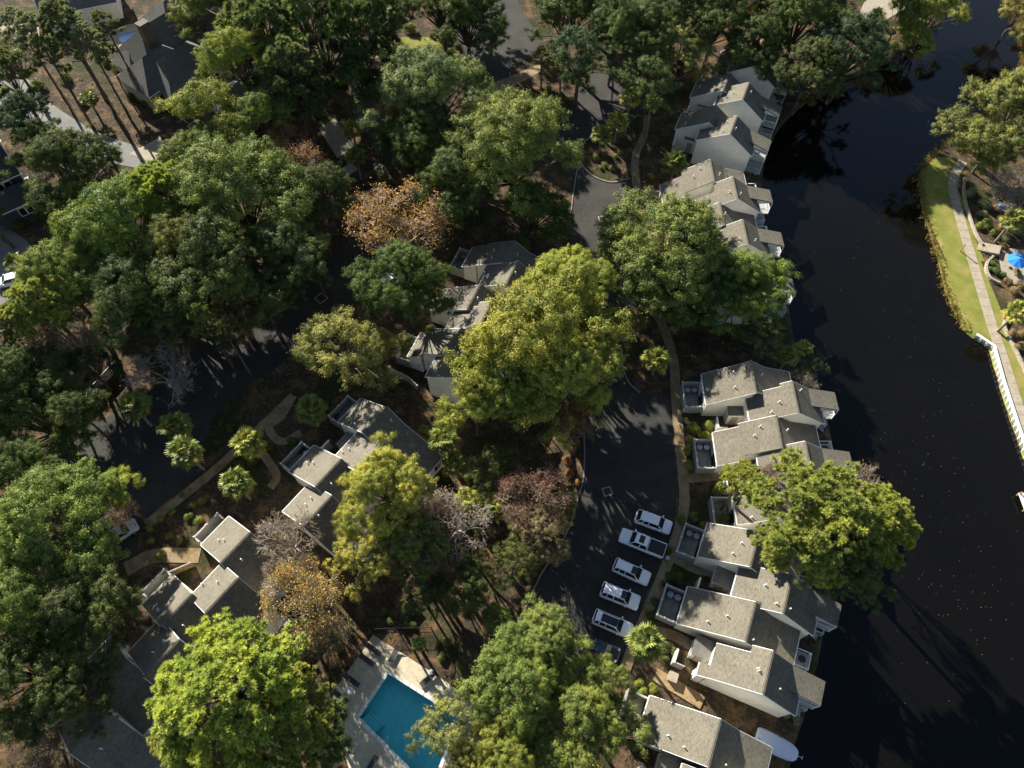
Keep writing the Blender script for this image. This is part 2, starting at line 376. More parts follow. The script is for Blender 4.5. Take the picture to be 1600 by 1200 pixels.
mb = MB(); mb.poly([(x, y, WATER_Z) for x, y in ((10, -120), (260, -120), (260, 330), (10, 330))])
# the water sheet is kept to the lagoon's own outline (a little under the banks)
mb = MB(); cen = np.mean(lag, axis=0)
grow = []
for i in range(len(lag)):
    a, b = lag[i - 1], lag[(i + 1) % len(lag)]; t = b - a; n = np.array([t[1], -t[0]]) / (np.linalg.norm(t) + 1e-9); grow.append(lag[i] - n * 0.0)
mb.poly([(p[0], p[1], WATER_Z) for p in ccw([tuple(p) for p in grow])])
water = mb.build('water', M['water']); setp(water, kind='structure')

def sheet(name, px, mat, z, kind='structure', smooth=0, parent=None, thick=None, z0=0.0):
    pts = [P2(x, y, z) for x, y in px]
    if smooth: pts = [tuple(p) for p in smooth_line(pts, smooth, True)]
    pts = ccw(pts); b = MB()
    if thick is None: b.poly([(p[0], p[1], z) for p in pts])
    else: b.prism(pts, z0, z)
    o = b.build(name, mat, parent); setp(o, kind=kind); return o, pts
ROADS = []
def road(name, px, mat, z=0.02, smooth=2.0):
    o, pts = sheet(name, px, mat, z, smooth=smooth); ROADS.append(np.array(pts)); return o
main_px = [(690, -20), (715, 60), (752, 112), (790, 160), (832, 192), (880, 230), (896, 300), (890, 360), (900, 420), (911, 500), (912, 610), (914, 730), (905, 775), (890, 825),
           (866, 868), (845, 900), (808, 980), (780, 1040), (865, 1075), (965, 1045), (985, 1000), (1020, 900), (1046, 832), (1057, 790), (1052, 700), (1042, 620), (1000, 612), (985, 598), (975, 575),
           (972, 545), (985, 500), (1000, 440), (1002, 380), (995, 320), (984, 277), (955, 283), (925, 272), (908, 250), (915, 222), (945, 204), (990, 190), (1012, 150),
           (990, 122), (930, 112), (902, 150), (878, 180), (836, 168), (806, 140), (797, 112), (826, 90), (848, 60), (822, 30), (790, -20)]
road('road', main_px, M['asphalt'])
left_px = [(225, 812), (302, 748), (318, 705), (332, 655), (380, 606), (452, 560), (545, 482), (592, 385), (572, 330), (520, 400), (440, 470), (345, 500), (290, 560), (215, 625), (140, 665), (100, 690), (95, 760), (140, 850), (190, 880), (215, 860)]
road('road', left_px, M['asphalt'])
road('road', [(-60, 90), (40, 122), (78, 160), (150, 205), (232, 236), (262, 262), (190, 258), (110, 228), (40, 205), (-60, 170)], M['asphalt_old'])
road('driveway', [(-40, 350), (40, 375), (58, 420), (50, 470), (20, 505), (-40, 540)], M['asphalt_old'], 0.024)
def pad(name, px, mat='concrete', z=0.05):
    o, pts = sheet(name, px, M[mat], z, thick=1); ROADS.append(np.array(pts)); return o
pad('driveway', [(498, 200), (524, 184), (553, 230), (527, 247)])
pad('driveway', [(505, 283), (548, 254), (560, 264), (515, 294)])
pad('driveway', [(176, 520), (206, 494), (202, 508), (182, 528)])
pad('driveway', [(66, 605), (92, 568), (106, 580), (84, 612)])
pad('driveway', [(202, 240), (250, 214), (262, 238), (240, 254), (226, 250)])
pad('pavement', [(-10, 42), (58, 34), (64, 58), (-10, 66)])
pad('driveway', [(345, 150), (362, 142), (398, 176), (372, 190)])
pad('path', [(768, 131), (843, 100), (849, 110), (779, 147)], 'walk', 0.03)
pad('path', [(1350, 4), (1380, -20), (1430, -30), (1420, 10), (1372, 38), (1340, 26)], 'stone', 0.03)
pad('path', [(1186, 58), (1212, 50), (1232, 36), (1242, 14), (1248, -20), (1254, -20), (1249, 16), (1238, 42), (1216, 58), (1188, 66)], 'walk', 0.03)

def strip(name, px, w, mat, z=0.10, slab=None, wz=0.0, side=0.0):
    """a walk along a px line; slab = length of the concrete slabs, each a child of its own"""
    pts = smooth_line([P2(x, y, z) for x, y in px], 0.5)
    d = np.gradient(pts, axis=0); d /= np.linalg.norm(d, axis=1)[:, None] + 1e-9; n = np.stack([-d[:, 1], d[:, 0]], 1)
    L = pts + n * (w / 2 + side); R = pts - n * (w / 2 - side)
    ROADS.append(np.array([*L, *R[::-1]]))
    b = MB()
    zt = z - 0.02 if slab else z
    for i in range(len(pts) - 1):
        b.hexa(((*R[i], wz), (*R[i + 1], wz), (*L[i + 1], wz), (*L[i], wz)), ((*R[i], zt), (*R[i + 1], zt), (*L[i + 1], zt), (*L[i], zt)))
    root = b.build(name, M['kerb'] if slab else mat); setp(root, kind='structure')
    if slab:
        s = np.concatenate([[0], np.cumsum(np.linalg.norm(np.diff(pts, axis=0), axis=1))])
        k = max(1, int(s[-1] / slab)); cuts = np.linspace(0, s[-1], k + 1)
        f = lambda A, t: (np.interp(t, s, A[:, 0]), np.interp(t, s, A[:, 1]))
        for i in range(k):
            t0, t1 = cuts[i] + 0.02, cuts[i + 1] - 0.02; tm = (t0 + t1) / 2; e = 0.012
            Rm, Lm = pts - n * (w / 2 - side - e), pts + n * (w / 2 + side - e); dz = random.uniform(-0.006, 0.006)
            sb = MB(); q = [f(Rm, t0), f(Rm, tm), f(Rm, t1), f(Lm, t1), f(Lm, tm), f(Lm, t0)]
            sb.prism(q, z - 0.03, z + dz); sb.build('slab', mat, root)
    return root
strip('sidewalk', [(992, 262), (996, 300), (1005, 350), (1014, 400), (1012, 465), (1034, 505), (1052, 560), (1056, 620), (1062, 690), (1067, 740), (1069, 790), (1058, 836), (1035, 900), (1000, 985), (976, 1046)], 1.35, M['walk'], 0.12, slab=1.55)
strip('sidewalk', [(228, 819), (326, 742), (392, 682), (458, 618)], 1.25, M['walk'], 0.12, slab=1.5)
strip('path', [(196, 890), (240, 869), (312, 868)], 1.9, M['walk'], 0.08)
strip('path', [(1072, 748), (1110, 745), (1150, 742)], 1.2, M['walk'], 0.09)
strip('path', [(1048, 868), (1085, 888), (1118, 895)], 1.2, M['walk'], 0.09)
strip('path', [(1006, 984), (1050, 992), (1085, 1012)], 1.2, M['walk'], 0.09)
strip('path', [(1024, 1054), (1060, 1075), (1098, 1098)], 1.5, M['wood'], 0.14)
strip('path', [(458, 618), (440, 650), (420, 668), (440, 690), (470, 676)], 1.1, M['walk'], 0.08)
strip('path', [(408, 705), (432, 742), (422, 762)], 1.1, M['walk'], 0.08)
strip('path', [(1012, 180), (1006, 212), (994, 240), (992, 262)], 1.3, M['walk'], 0.08)
strip('path', [(1505, 252), (1493, 270), (1489, 295), (1499, 335), (1512, 380), (1530, 440), (1548, 500), (1568, 560), (1590, 630), (1614, 700)], 1.55, M['concrete'], 0.07, slab=1.7)
def kerb(px, w=0.16, z=0.14):
    strip('kerb', px, w, M['kerb'], z)
kerb([(984, 278), (955, 284), (925, 273), (907, 250), (914, 221), (945, 203)], 0.18)
kerb([(880, 181), (836, 169), (805, 140), (796, 112)], 0.18)
kerb([(912, 560), (911, 610), (913, 730), (904, 775), (889, 825), (865, 868), (844, 900), (807, 980), (785, 1030)])
kerb([(1000, 613), (984, 599), (974, 575), (971, 545)])
kerb([(905, 246), (896, 300), (889, 360)])
# lawn of the right bank
lawn_px = [(1441, 266), (1462, 246), (1490, 246), (1500, 262), (1496, 300), (1512, 350), (1530, 400), (1546, 450), (1566, 500), (1588, 560), (1612, 640), (1625, 720), (1606, 722), (1566, 600), (1551, 545), (1521, 527), (1508, 516), (1482, 462), (1468, 405), (1450, 345), (1438, 298)]
lw = [P2(x, y, 0.0) for x, y in lawn_px]
lg = np.stack(np.meshgrid(np.arange(50, 110, 0.6), np.arange(20, 100, 0.6)), -1).reshape(-1, 2)
def surf_sheet(name, poly, mat, step=0.6, lift=0.010, off=-0.25):
    poly = np.array(poly); x0, y0 = poly.min(0); x1, y1 = poly.max(0)
    X = np.arange(x0, x1 + step, step); Y = np.arange(y0, y1 + step, step); A, B = np.meshgrid(X, Y); p = np.stack([A.ravel(), B.ravel()], 1)
    ins = inside(poly, p); dl = seg_dist(lag, p) * np.where(inside(lag, p), 1, -1)
    z = -1.9 * sstep(-0.5, 2.0, dl) + lift
    I = np.arange(len(p)).reshape(A.shape)
    q = np.stack([I[:-1, :-1].ravel(), I[:-1, 1:].ravel(), I[1:, 1:].ravel(), I[1:, :-1].ravel()], 1)
    keep = ins[q].sum(1) >= 2; q = q[keep]; used = np.unique(q); mp = np.full(len(p), -1); mp[used] = np.arange(len(used))
    o = link(name, np_mesh(name, np.column_stack([p, z])[used], mp[q], mat, smooth=True)); setp(o, kind='structure'); return o
surf_sheet('lawn', lw, M['grass'])
surf_sheet('lawn', [P2(x, y) for x, y in ((592, 60), (640, 58), (690, 58), (700, 72), (660, 95), (610, 110), (590, 92))], M['grass'])

# bulkhead of the right bank
bw = empty('bulkhead', (*BULK[2], 0)); setp(bw, 'white sheet pile bulkhead holding the grassy bank above the lagoon', 'retaining wall')
bl = np.array([(72 + 6, 0), (72, 26), *[tuple(p) for p in BULK]]); loc = Vector((*BULK[2], 0))
sheetm, capm = MB(), MB()
pts = []
for i in range(len(bl) - 1):
    k = max(1, int(np.linalg.norm(bl[i + 1] - bl[i]) / 0.45))
    pts += [bl[i] + (bl[i + 1] - bl[i]) * j / k for j in range(k)]
pts.append(bl[-1]); pts = np.array(pts)
d = np.gradient(pts, axis=0); d /= np.linalg.norm(d, axis=1)[:, None]; n = np.stack([-d[:, 1], d[:, 0]], 1)
zig = pts + n * (np.where(np.arange(len(pts)) % 2 == 0, 0.0, 0.28))[:, None]
for i in range(len(pts) - 1):
    a, b = zig[i] - loc.xy, zig[i + 1] - loc.xy
    sheetm.poly([(a[0], a[1], -2), (b[0], b[1], -2), (b[0], b[1], 0.3), (a[0], a[1], 0.3)])
    a, b = pts[i] - loc.xy, pts[i + 1] - loc.xy; na, nb = n[i], n[i + 1]
    capm.hexa(((*(a - na * .32), .16), (*(b - nb * .32), .16), (*(b + nb * .12), .16), (*(a + na * .12), .16)), ((*(a - na * .32), .34), (*(b - nb * .32), .34), (*(b + nb * .12), .34), (*(a + na * .12), .34)))
sheetm.build('sheet_pile', M['white_stone'], bw); capm.build('cap', M['white_stone'], bw)

# ------------------------------------------------------------------ townhouses
TW, TE = math.tan(math.radians(30.5)), math.tan(math.radians(35.3))
FOOT = []      # footprints, for keeping plants out
def slab(b, u0, u1, v0, v1, z0, z1, t=0.16):
    b.hexa(((u0, v0, z0 - t), (u1, v0, z1 - t), (u1, v1, z1 - t), (u0, v1, z0 - t)), ((u0, v0, z0), (u1, v0, z1), (u1, v1, z1), (u0, v1, z0)))
def window_part(root, u, v0, v1, z0, z1, face=1, axis='u'):
    """a window on a wall facing +-u (or +-v when axis == 'v'): frame with panes"""
    f = MB(); e = 0.07; p = MB()
    def bx(b, a0, a1, c0, c1, d0, d1):
        if axis == 'u': b.box(min(d0, d1), max(d0, d1), a0, a1, c0, c1)
        else: b.box(a0, a1, min(d0, d1), max(d0, d1), c0, c1)
    d0, d1 = u - 0.02 * face, u + 0.07 * face
    for (a0, a1, c0, c1) in ((v0, v1, z0, z0 + e), (v0, v1, z1 - e, z1), (v0, v0 + e, z0 + e, z1 - e), (v1 - e, v1, z0 + e, z1 - e), ((v0 + v1) / 2 - e / 2, (v0 + v1) / 2 + e / 2, z0 + e, z1 - e)):
        bx(f, a0, a1, c0, c1, d0, d1)
    w = f.build('window', M['trim'], root)
    for a, c in ((v0 + e, (v0 + v1) / 2 - e / 2), ((v0 + v1) / 2 + e / 2, v1 - e)):
        q = MB(); bx(q, a, c, z0 + e, z1 - e, u + 0.0, u + 0.03 * face); q.build('pane', M['glass'], w)
def townhouse(th, o, typ, label, wrects=None, zR=None, patio=True, entry=True, porch=True, eflat=6.1, width=4.65, ac=None, roof='roof', seed=0, patio_v=(0.3, 4.3), patio_w=2.35, deck=True):
    rnd = random.Random(seed * 13 + 5)
    root = empty('townhouse', (o[0], o[1], 0), math.radians(th - 90)); setp(root, label, 'townhouse', 'attached townhouses in staggered rows')
    w = width
    if typ == 1:
        zR = zR or 8.2; W = wrects or [(-5.2, 0, 0, 3.9), (-1.9, 0, 3.9, 4.7)]
        E = [(0, 4.5, zR, zR - 4.5 * TE)]
    else:
        zR = zR or 7.1; W = wrects or [(-7.0, 0, 0, w)]
        E = [(0, 2.5, zR, zR - 2.5 * TE), (2.5, eflat, zR - 2.5 * TE, zR - 2.5 * TE - (eflat - 2.5) * 0.29)]
    R = M[roof]; zw = lambda u: zR + TW * u
    rw, re, wl, tr = MB(), MB(), MB(), MB()
    v0a = min(r[2] for r in W); v1a = max(r[3] for r in W)
    for k, (u0, u1, a, b) in enumerate(W):
        slab(rw, u0, u1, a, b, zw(u0), zw(u1))
        i = 0.16 + 0.013 * k
        wl.hexa(((u0 + i, a + i, -1.5), (u1, a + i, -1.5), (u1, b - i, -1.5), (u0 + i, b - i, -1.5)),
                ((u0 + i, a + i, zw(u0 + i) - 0.17), (u1, a + i, zw(u1) - 0.17), (u1, b - i, zw(u1) - 0.17), (u0 + i, b - i, zw(u0 + i) - 0.17)))
    for k, (u0, u1, za, zb) in enumerate(E):
        slab(re, u0, u1, 0, w, za, zb)
        uo = u1 if k < len(E) - 1 else u1 - 0.3; zo = za + (zb - za) * (uo - u0) / (u1 - u0)
        wl.hexa(((u0, 0.17, -1.5), (uo, 0.17, -1.5), (uo, w - 0.17, -1.5), (u0, w - 0.17, -1.5)), ((u0, 0.17, za - 0.17), (uo, 0.17, zo - 0.17), (uo, w - 0.17, zo - 0.17), (u0, w - 0.17, za - 0.17)))
    uE, zE = E[-1][1], E[-1][3]
    west = rw.build('roof', R, root); re.build('roof', R, root)
    wl.build('wall', M['siding'], root)
    # rake boards on both gable ends, gutter, ridge cap
    def rake(u0, z0, u1, z1, v):
        MB().hexa(((u0, v - .03, z0 - .24), (u1, v - .03, z1 - .24), (u1, v + .03, z1 - .24), (u0, v + .03, z0 - .24)), ((u0, v - .03, z0 - .03), (u1, v - .03, z1 - .03), (u1, v + .03, z1 - .03), (u0, v + .03, z0 - .03))).build('rake_board', M['trim'], root)
    for (u0, u1, a, b) in W:
        if abs(a - v0a) < .3: rake(u0, zw(u0), u1, zw(u1), a - 0.032)
        if abs(b - v1a) < .9: rake(u0, zw(u0), u1, zw(u1), b + 0.032)
    for (u0, u1, za, zb) in E:
        rake(u0, za, u1, zb, -0.034); rake(u0, za, u1, zb, w + 0.034)
    g = MB(); u0 = min(r[0] for r in W); r0 = [r for r in W if r[0] == u0][0]
    g.box(u0 - 0.12, u0 - 0.004, r0[2], r0[3], zw(u0) - 0.18, zw(u0) - 0.06); g.build('gutter', M['trim'], root)
    g = MB(); g.box(uE + 0.004, uE + 0.12, 0, w, zE - 0.18, zE - 0.06); g.build('gutter', M['trim'], root)
    c = MB(); vr0, vr1 = 0.0, w
    c.hexa(((-0.16, vr0, zR - 0.16 * TW + 0.004), (0.16, vr0, zR - 0.16 * TE + 0.004), (0.16, vr1, zR - 0.16 * TE + 0.004), (-0.16, vr1, zR - 0.16 * TW + 0.004)),
           ((-0.15, vr0, zR - 0.10 * TW + 0.03), (0.15, vr0, zR - 0.13 * TE + 0.04), (0.15, vr1, zR - 0.13 * TE + 0.04), (-0.15, vr1, zR - 0.10 * TW + 0.03)))
    c.build('ridge_cap', R, root)
    for k in range(3):
        u = -rnd.uniform(0.8, 4.6) if k < 2 else rnd.uniform(0.5, 1.8); v = rnd.uniform(0.5, w - 0.9); z = zw(u) if u < 0 else zR - u * TE
        vp = MB(); vp.lathe([(0.11, -0.1), (0.10, 0.05), (0.06, 0.07), (0.06, 0.42), (0.085, 0.43), (0.085, 0.50)], 8, (u, v, z)); vp.build('vent_pipe', M['trim'], root)
    if typ == 1:
        if porch:
            p = MB(); slab(p, 2.8, 6.75, 2.0, w + 0.02, zR - 2.8 * TE + 0.03, 5.2, 0.2); p.build('porch_roof', R, root)
            q = MB(); q.poly([(4.2, 2.05, 5.0), (6.7, 2.05, 5.02), (4.2, 2.05, 5.85)]); q.box(2.9, 6.75, 1.93, 1.995, 5.02, 5.14); q.build('porch_trim', M['trim'], root)
        ue = 4.2
        for zz in (2.78, 0.12):
            dk = MB(); dk.box(ue, 6.8, 1.9, w, zz - .18, zz); dko = dk.build('balcony', M['deck_board'], root); rl = MB()
            for (x, y) in ((6.7, 2.0), (6.7, w - 0.1), (6.7, (w + 2) / 2)): rl.box(x - .06, x + .06, y - .06, y + .06, -1.5 if zz < 1 else 2.5, zz + (1.0 if zz < 1 else 2.35))
            rl.box(6.66, 6.74, 1.95, w - .05, zz + 0.92, zz + 1.0); rl.box(ue, 6.70, 1.96, 2.04, zz + 0.925, zz + 0.995)
            for k in range(16): y = 2.15 + k * (w - 2.35) / 15; rl.box(6.68, 6.72, y - .015, y + .015, zz - .02, zz + .95)
            for k in range(12): x = ue + 0.15 + k * 0.19; rl.box(x - .015, x + .015, 1.98, 2.02, zz - .02, zz + .95)
            rl.build('railing', M['trim'], dko)
        # stair flight down from the balcony
        st = MB()
        for k in range(7): st.box(4.35 + k * 0.28, 4.35 + k * 0.28 + 0.26, 1.05, 1.85, 2.5 - k * 0.34, 2.56 - k * 0.34)
        st.build('stair', M['deck_board'], root)
        window_part(root, 4.2, 2.4, 4.2, 2.9, 4.7); window_part(root, 4.2, 0.5, 1.5, 3.2, 4.5); window_part(root, 4.2, 2.4, 4.2, 0.2, 2.2)
        if entry:
            e = MB(); e.hexa(((-7.1, 2.35, -1), (-5.05, 2.35, -1), (-5.05, 4.35, -1), (-7.1, 4.35, -1)), ((-7.1, 2.35, 2.85), (-5.05, 2.35, 2.85), (-5.05, 4.35, 2.85), (-7.1, 4.35, 2.85))); e.build('entry_wall', M['siding'], root)
            f = MB(); f.box(-7.25, -5.04, 2.2, 4.5, 2.86, 3.0); f.build('entry_roof', M['flat_roof'], root)
            d = MB(); d.box(-6.6, -5.7, 2.26, 2.34, 0.1, 2.15); d.build('door', M['siding_tan'], root)
            n = MB(); n.box(-8.75, -8.6, 0.7, 2.25, -1, 2.3); n.box(-8.62, -7.4, 0.7, 0.82, -1, 2.28); n.build('privacy_wall', M['fence_board'], root)
            n2 = MB(); n2.box(-8.79, -8.56, 0.66, 2.29, 2.31, 2.37); n2.build('wall_cap', M['trim'], root)
            FOOT.append((root, (-8.8, 6.8, -0.1, w + 0.1)))
        else: FOOT.append((root, (-5.3, 6.8, -0.1, w + 0.1)))
    else:
        uw = min(r[0] for r in W)
        if patio:
            a, b = patio_v; x0, x1 = uw - patio_w, uw + 0.1; h = 1.75
            pw = MB(); pw.box(x0, x0 + .13, a, b, -1, h); pw.box(x0 + .132, x1, a, a + .13, -1, h - .004); pw.box(x0 + .132, x1, b - .13, b, -1, h - .004)
            pwo = pw.build('patio_wall', M['fence_board'], root)
            bt = MB()
            n = int((b - a) / 0.3)
            for k in range(n): y = a + 0.2 + k * (b - a - 0.4) / max(1, n - 1); bt.box(x0 - .03, x0 - .002, y - .03, y + .03, -1, h - .06); bt.box(x0 + .134, x0 + .16, y - .03, y + .03, 0, h - .06)
            n = int(patio_w / 0.3)
            for k in range(n): x = x0 + .3 + k * (patio_w - .5) / max(1, n - 1); bt.box(x - .03, x + .03, a - .03, a - .002, -1, h - .06); bt.box(x - .03, x + .03, b - .16, b - .134, 0, h - .06)
            bt.build('batten', M['fence_board'], pwo)
            cp = MB(); cp.box(x0 - .04, x0 + .17, a - .04, b + .04, h + .002, h + .06); cp.box(x0 + .172, x1, a - .04, a + .17, h + .002, h + .056); cp.box(x0 + .172, x1, b - .17, b + .04, h + .002, h + .056); cp.build('cap', M['deck_board'], pwo)
            for (x, y) in ((x0 + .06, a + .06), (x0 + .06, b - .06), (x0 + .06, (a + b) / 2), (x1 - .4, a + .06), (x0 + 1.0, a + .06)):
                k = MB(); k.lathe([(0.09, 0), (0.09, 0.06), (0.12, 0.07), (0.12, 0.11), (0.02, 0.17)], 6, (x, y, h + .058)); k.build('post_cap', M['trim'], pwo)
            fl = MB(); fl.box(x0 + .14, x1 - .1, a + .14, b - .14, 0.0, 0.09); fl.build('patio_floor', M['patio'], root)
            if ac:
                for q in range(2):
                    aa = empty('air_conditioner'); aa.rotation_euler = (0, 0, math.radians(th - 90))
                    lp = Matrix.Rotation(math.radians(th - 90), 4, 'Z') @ Vector((x1 - 1.55 + q * 0.95, b - 0.72, 0)); aa.location = (o[0] + lp.x, o[1] + lp.y, 0.09)
                    setp(aa, ('outer' if q == 0 else 'inner') + ' of two condensers in ' + ac, 'air conditioner', 'air conditioners in walled patios')
                    t = MB(); t.lathe([(0.40, 0), (0.42, 0.06), (0.42, 0.80), (0.40, 0.86), (0.34, 0.86)], 12); t.build('casing', M['metal'], aa)
                    t = MB(); t.lathe([(0.335, 0.80), (0.335, 0.81)], 12); t.build('fan_well', M['dark_metal'], aa)
                    t = MB()
                    for k in range(4):
                        s_ = math.pi * k / 4; t.tube((-.34 * math.cos(s_), -.34 * math.sin(s_), .875), (.34 * math.cos(s_), .34 * math.sin(s_), .875), .018, .018, 4)
                    t.lathe([(0.11, .84), (0.11, .89)], 8); t.build('fan_guard', M['metal'], aa)
            gr = MB(); gr.box(uw + .155, uw + .20, a + 0.6, a + 2.4, 0.1, 2.1); gr.build('patio_door', M['glass'], root)
        if deck:
            dk = MB(); dk.box(eflat - 0.2, eflat + 1.9, 0.7, 2.7, 2.6, 2.78); dko = dk.build('balcony', M['deck_board'], root)
            rl = MB()
            for (x, y) in ((eflat + 1.82, .78), (eflat + 1.82, 2.62)): rl.box(x - .06, x + .06, y - .06, y + .06, -1.5, 3.75)
            rl.box(eflat + 1.78, eflat + 1.86, .84, 2.56, 3.66, 3.74); rl.box(eflat - .2, eflat + 1.75, .74, .82, 3.66, 3.74); rl.box(eflat - .2, eflat + 1.75, 2.58, 2.66, 3.66, 3.74)
            for k in range(11): y = .95 + k * .15; rl.box(eflat + 1.8, eflat + 1.84, y - .015, y + .015, 2.78, 3.66)
            rl.build('railing', M['trim'], dko)
            tb = MB(); tb.lathe([(0.05, 0), (0.05, .7), (.42, .72), (.42, .75)], 12, (eflat + 1.0, 1.7, 2.78)); tb.build('balcony_table', M['dark_metal'], dko)
        window_part(root, eflat - 0.3, 2.9, 4.3, 0.9, 2.4); window_part(root, eflat - 0.3, 0.8, 2.6, 2.8, zE - 0.35)
        FOOT.append((root, (uw - patio_w, eflat + 0.2, -0.1, w + 0.1)))
    return root
_s = [0]
def TH(th, o, typ, label, **k):
    _s[0] += 1; return townhouse(th, o, typ, label, seed=_s[0], **k)
NW1 = [(-5.2, 0, 0, 3.9), (-1.9, 0, 3.9, 4.7)]
# lower lagoon row (beside the parked cars)
TH(66.7, (27.51, 23.53), 2, 'tan roofed townhouse half under the large pine, patio behind the white pickup', wrects=[(-5.5, 0, 0, 4.55)], ac='the patio beside the pickup')
TH(66.7, (29.93, 18.02), 1, 'tall townhouse with long ridge and glass-sided porch below the large lagoon pine', wrects=[(-5.2, 0, 0.7, 4.7), (-2.1, 0, 0, 0.7)])
TH(66.7, (25.65, 15.24), 2, 'townhouse with oak shadow across its tan roof beside the white cars', ac='the patio under the oak shadow')
TH(66.7, (26.27, 9.75), 1, 'townhouse with long pale side wall above the bare garden gap', wrects=[(-5.25, 0, 0, 3.9), (-1.9, 0, 3.9, 4.7), (-6.3, -5.25, -0.05, 1.35)])
TH(66.7, (19.9, 3.05), 2, 'townhouse at the bottom edge with a white dish in its patio', wrects=[(-7.0, 0, 0, 4.8)], width=4.8, eflat=6.3, patio_v=(0.5, 4.7), deck=True)
TH(66.7, (21.0, -2.2), 1, 'townhouse cut off by the bottom edge of the picture')
# middle lagoon row
TH(89.5, (32.11, 46.89), 2, 'shaded dark looking townhouse at the top of the middle lagoon row', wrects=[(-5.8, 0, -0.3, 4.5)], ac='the shaded patio atop the middle row')
TH(89.5, (36.62, 43.07), 1, 'townhouse with square entry block and half shaded roof in the middle row', wrects=[(-5.3, 0, 0, 4.2), (-1.3, 0, 4.2, 4.65)])
TH(89.5, (34.04, 38.56), 2, 'fully sunlit townhouse with bright walled patio beside round hedges', wrects=[(-4.2, 0, 0, 4.65), (-7.2, -4.2, -0.6, 4.2)], patio_v=(-0.55, 3.7), ac='the bright patio beside the round hedges')
TH(89.5, (36.55, 34.3), 1, 'townhouse mostly hidden under the large lagoon pine with its porch roof showing')
TH(89.5, (34.0, 29.7), 2, 'townhouse hidden under the pine at the foot of the middle row', wrects=[(-6.0, 0, 0, 4.6)])
# upper lagoon row, lower half
TH(90.5, (31.99, 85.1), 2, 'townhouse with stepped tan roof beside the curved kerb island', wrects=[(-4.2, 0, -0.2, 4.65), (-7.4, -4.2, -1.0, 3.55)], patio_v=(-0.8, 3.0))
TH(90.5, (34.59, 80.14), 1, 'sunlit townhouse with tall pale gable wall and lone porch roof over the lagoon', wrects=[(-5.3, 0, 0, 3.0), (-2.6, 0, 3.0, 4.65)])
TH(90.5, (32.2, 75.8), 2, 'townhouse whose low roof shows between two tall gables above the oak', wrects=[(-5.0, 0, 0, 4.6)], patio=False)
TH(90.5, (34.72, 71.2), 1, 'townhouse with sunlit roof rising just above the twin oaks', wrects=[(-5.2, 0, 0, 4.0), (-2.6, 0, 4.0, 4.65)])
TH(90.5, (32.3, 66.6), 2, 'townhouse buried under the twin oaks by the lagoon', wrects=[(-6.0, 0, 0, 4.6)], patio=False)
TH(90.5, (34.7, 62.2), 1, 'townhouse under the twin oaks with one porch roof tip over the water')
# upper lagoon row, far half
TH(67.4, (35.63, 94.46), 1, 'townhouse with the largest blue-grey gable wall in the far lagoon row', wrects=[(-5.1, 0, 0, 2.6), (-2.6, 0, 2.6, 4.7)])
TH(67.4, (32.98, 98.58), 2, 'low shaded townhouse behind the pair of tall palms', wrects=[(-5.2, 0, -0.2, 4.4)], patio=False)
TH(67.4, (39.0, 102.9), 1, 'townhouse with speckled sunlit roof in the middle of the far lagoon row', wrects=[(-4.3, 0, 0, 3.4), (-2.6, 0, 3.4, 4.7)])
TH(67.4, (36.64, 106.93), 2, 'low townhouse with bright roof patch beside the yellowish tree', wrects=[(-5.2, 0, -0.4, 4.4)], patio=False)
TH(67.4, (42.6, 111.6), 1, 'cream walled townhouse second from the far end of the lagoon row', wrects=[(-4.3, 0, 0, 3.4), (-2.6, 0, 3.4, 4.7)])
TH(67.4, (42.39, 116.05), 2, 'shaded townhouse at the far end of the lagoon row', wrects=[(-5.0, 0, 0, 5.2)], width=5.2, patio=False)
# middle row west of the big oak
TH(68.0, (-1.36, 68.36), 2, 'dappled townhouse with walled patio next to the orange tree', wrects=[(-4.5, 0, 0.1, 4.6), (-6.8, -4.5, 0.0, 4.2)], ac='the dark patio next to the orange tree')
TH(68.0, (-0.92, 63.59), 1, 'townhouse with cream gable wall tucked behind the big yellow-green oak', wrects=[(-4.8, 0, 0, 4.4)], entry=False)
TH(68.0, (-6.28, 60.28), 2, 'dappled townhouse with dark triangular roof left of the big oak', wrects=[(-4.5, 0, -0.2, 4.3), (-6.6, -4.5, 0, 4.0)], patio=False)
TH(68.0, (-4.6, 56.2), 1, 'townhouse roof mostly covered by the big yellow-green oak', entry=False)
TH(68.0, (-8.7, 52.62), 2, 'townhouse with small bright front roof and patio by the olive tree', wrects=[(-4.3, 0, -0.1, 4.5), (-6.4, -4.3, -0.5, 3.9)], patio_v=(-0.4, 3.8), patio_w=2.2, ac='the patio by the olive grey tree')
TH(68.0, (-7.0, 48.2), 1, 'pale walled townhouse at the foot of the row under the big oak', entry=False)
# left row
TH(53.5, (-19.0, 40.71), 2, 'townhouse with very long dark rear roof at the top of the lower left row', wrects=[(-5.2, 0, 0, 4.5)], eflat=9.0, patio_v=(0.4, 4.4), patio_w=2.9, deck=False, ac='the patio atop the left row')
TH(53.5, (-18.91, 34.95), 1, 'mottled townhouse roof half covered by the yellow tree', wrects=[(-5.0, 0, 0.4, 4.95), (-1.8, 0, 0, 0.4)], width=4.95)
TH(53.5, (-24.12, 33.39), 2, 'townhouse with half shaded front roof left of the yellow tree', wrects=[(-5.8, 0, 0, 4.65)], patio_v=(0.4, 4.4), patio_w=2.7, deck=False, ac='the patio left of the yellow tree')
TH(53.5, (-24.79, 28.28), 1, 'townhouse with the brightest bare roof above the white twiggy tree', zR=7.3, wrects=[(-4.6, 0, 0.1, 4.3), (-1.75, 0, 4.3, 4.85)], entry=False, width=4.85)
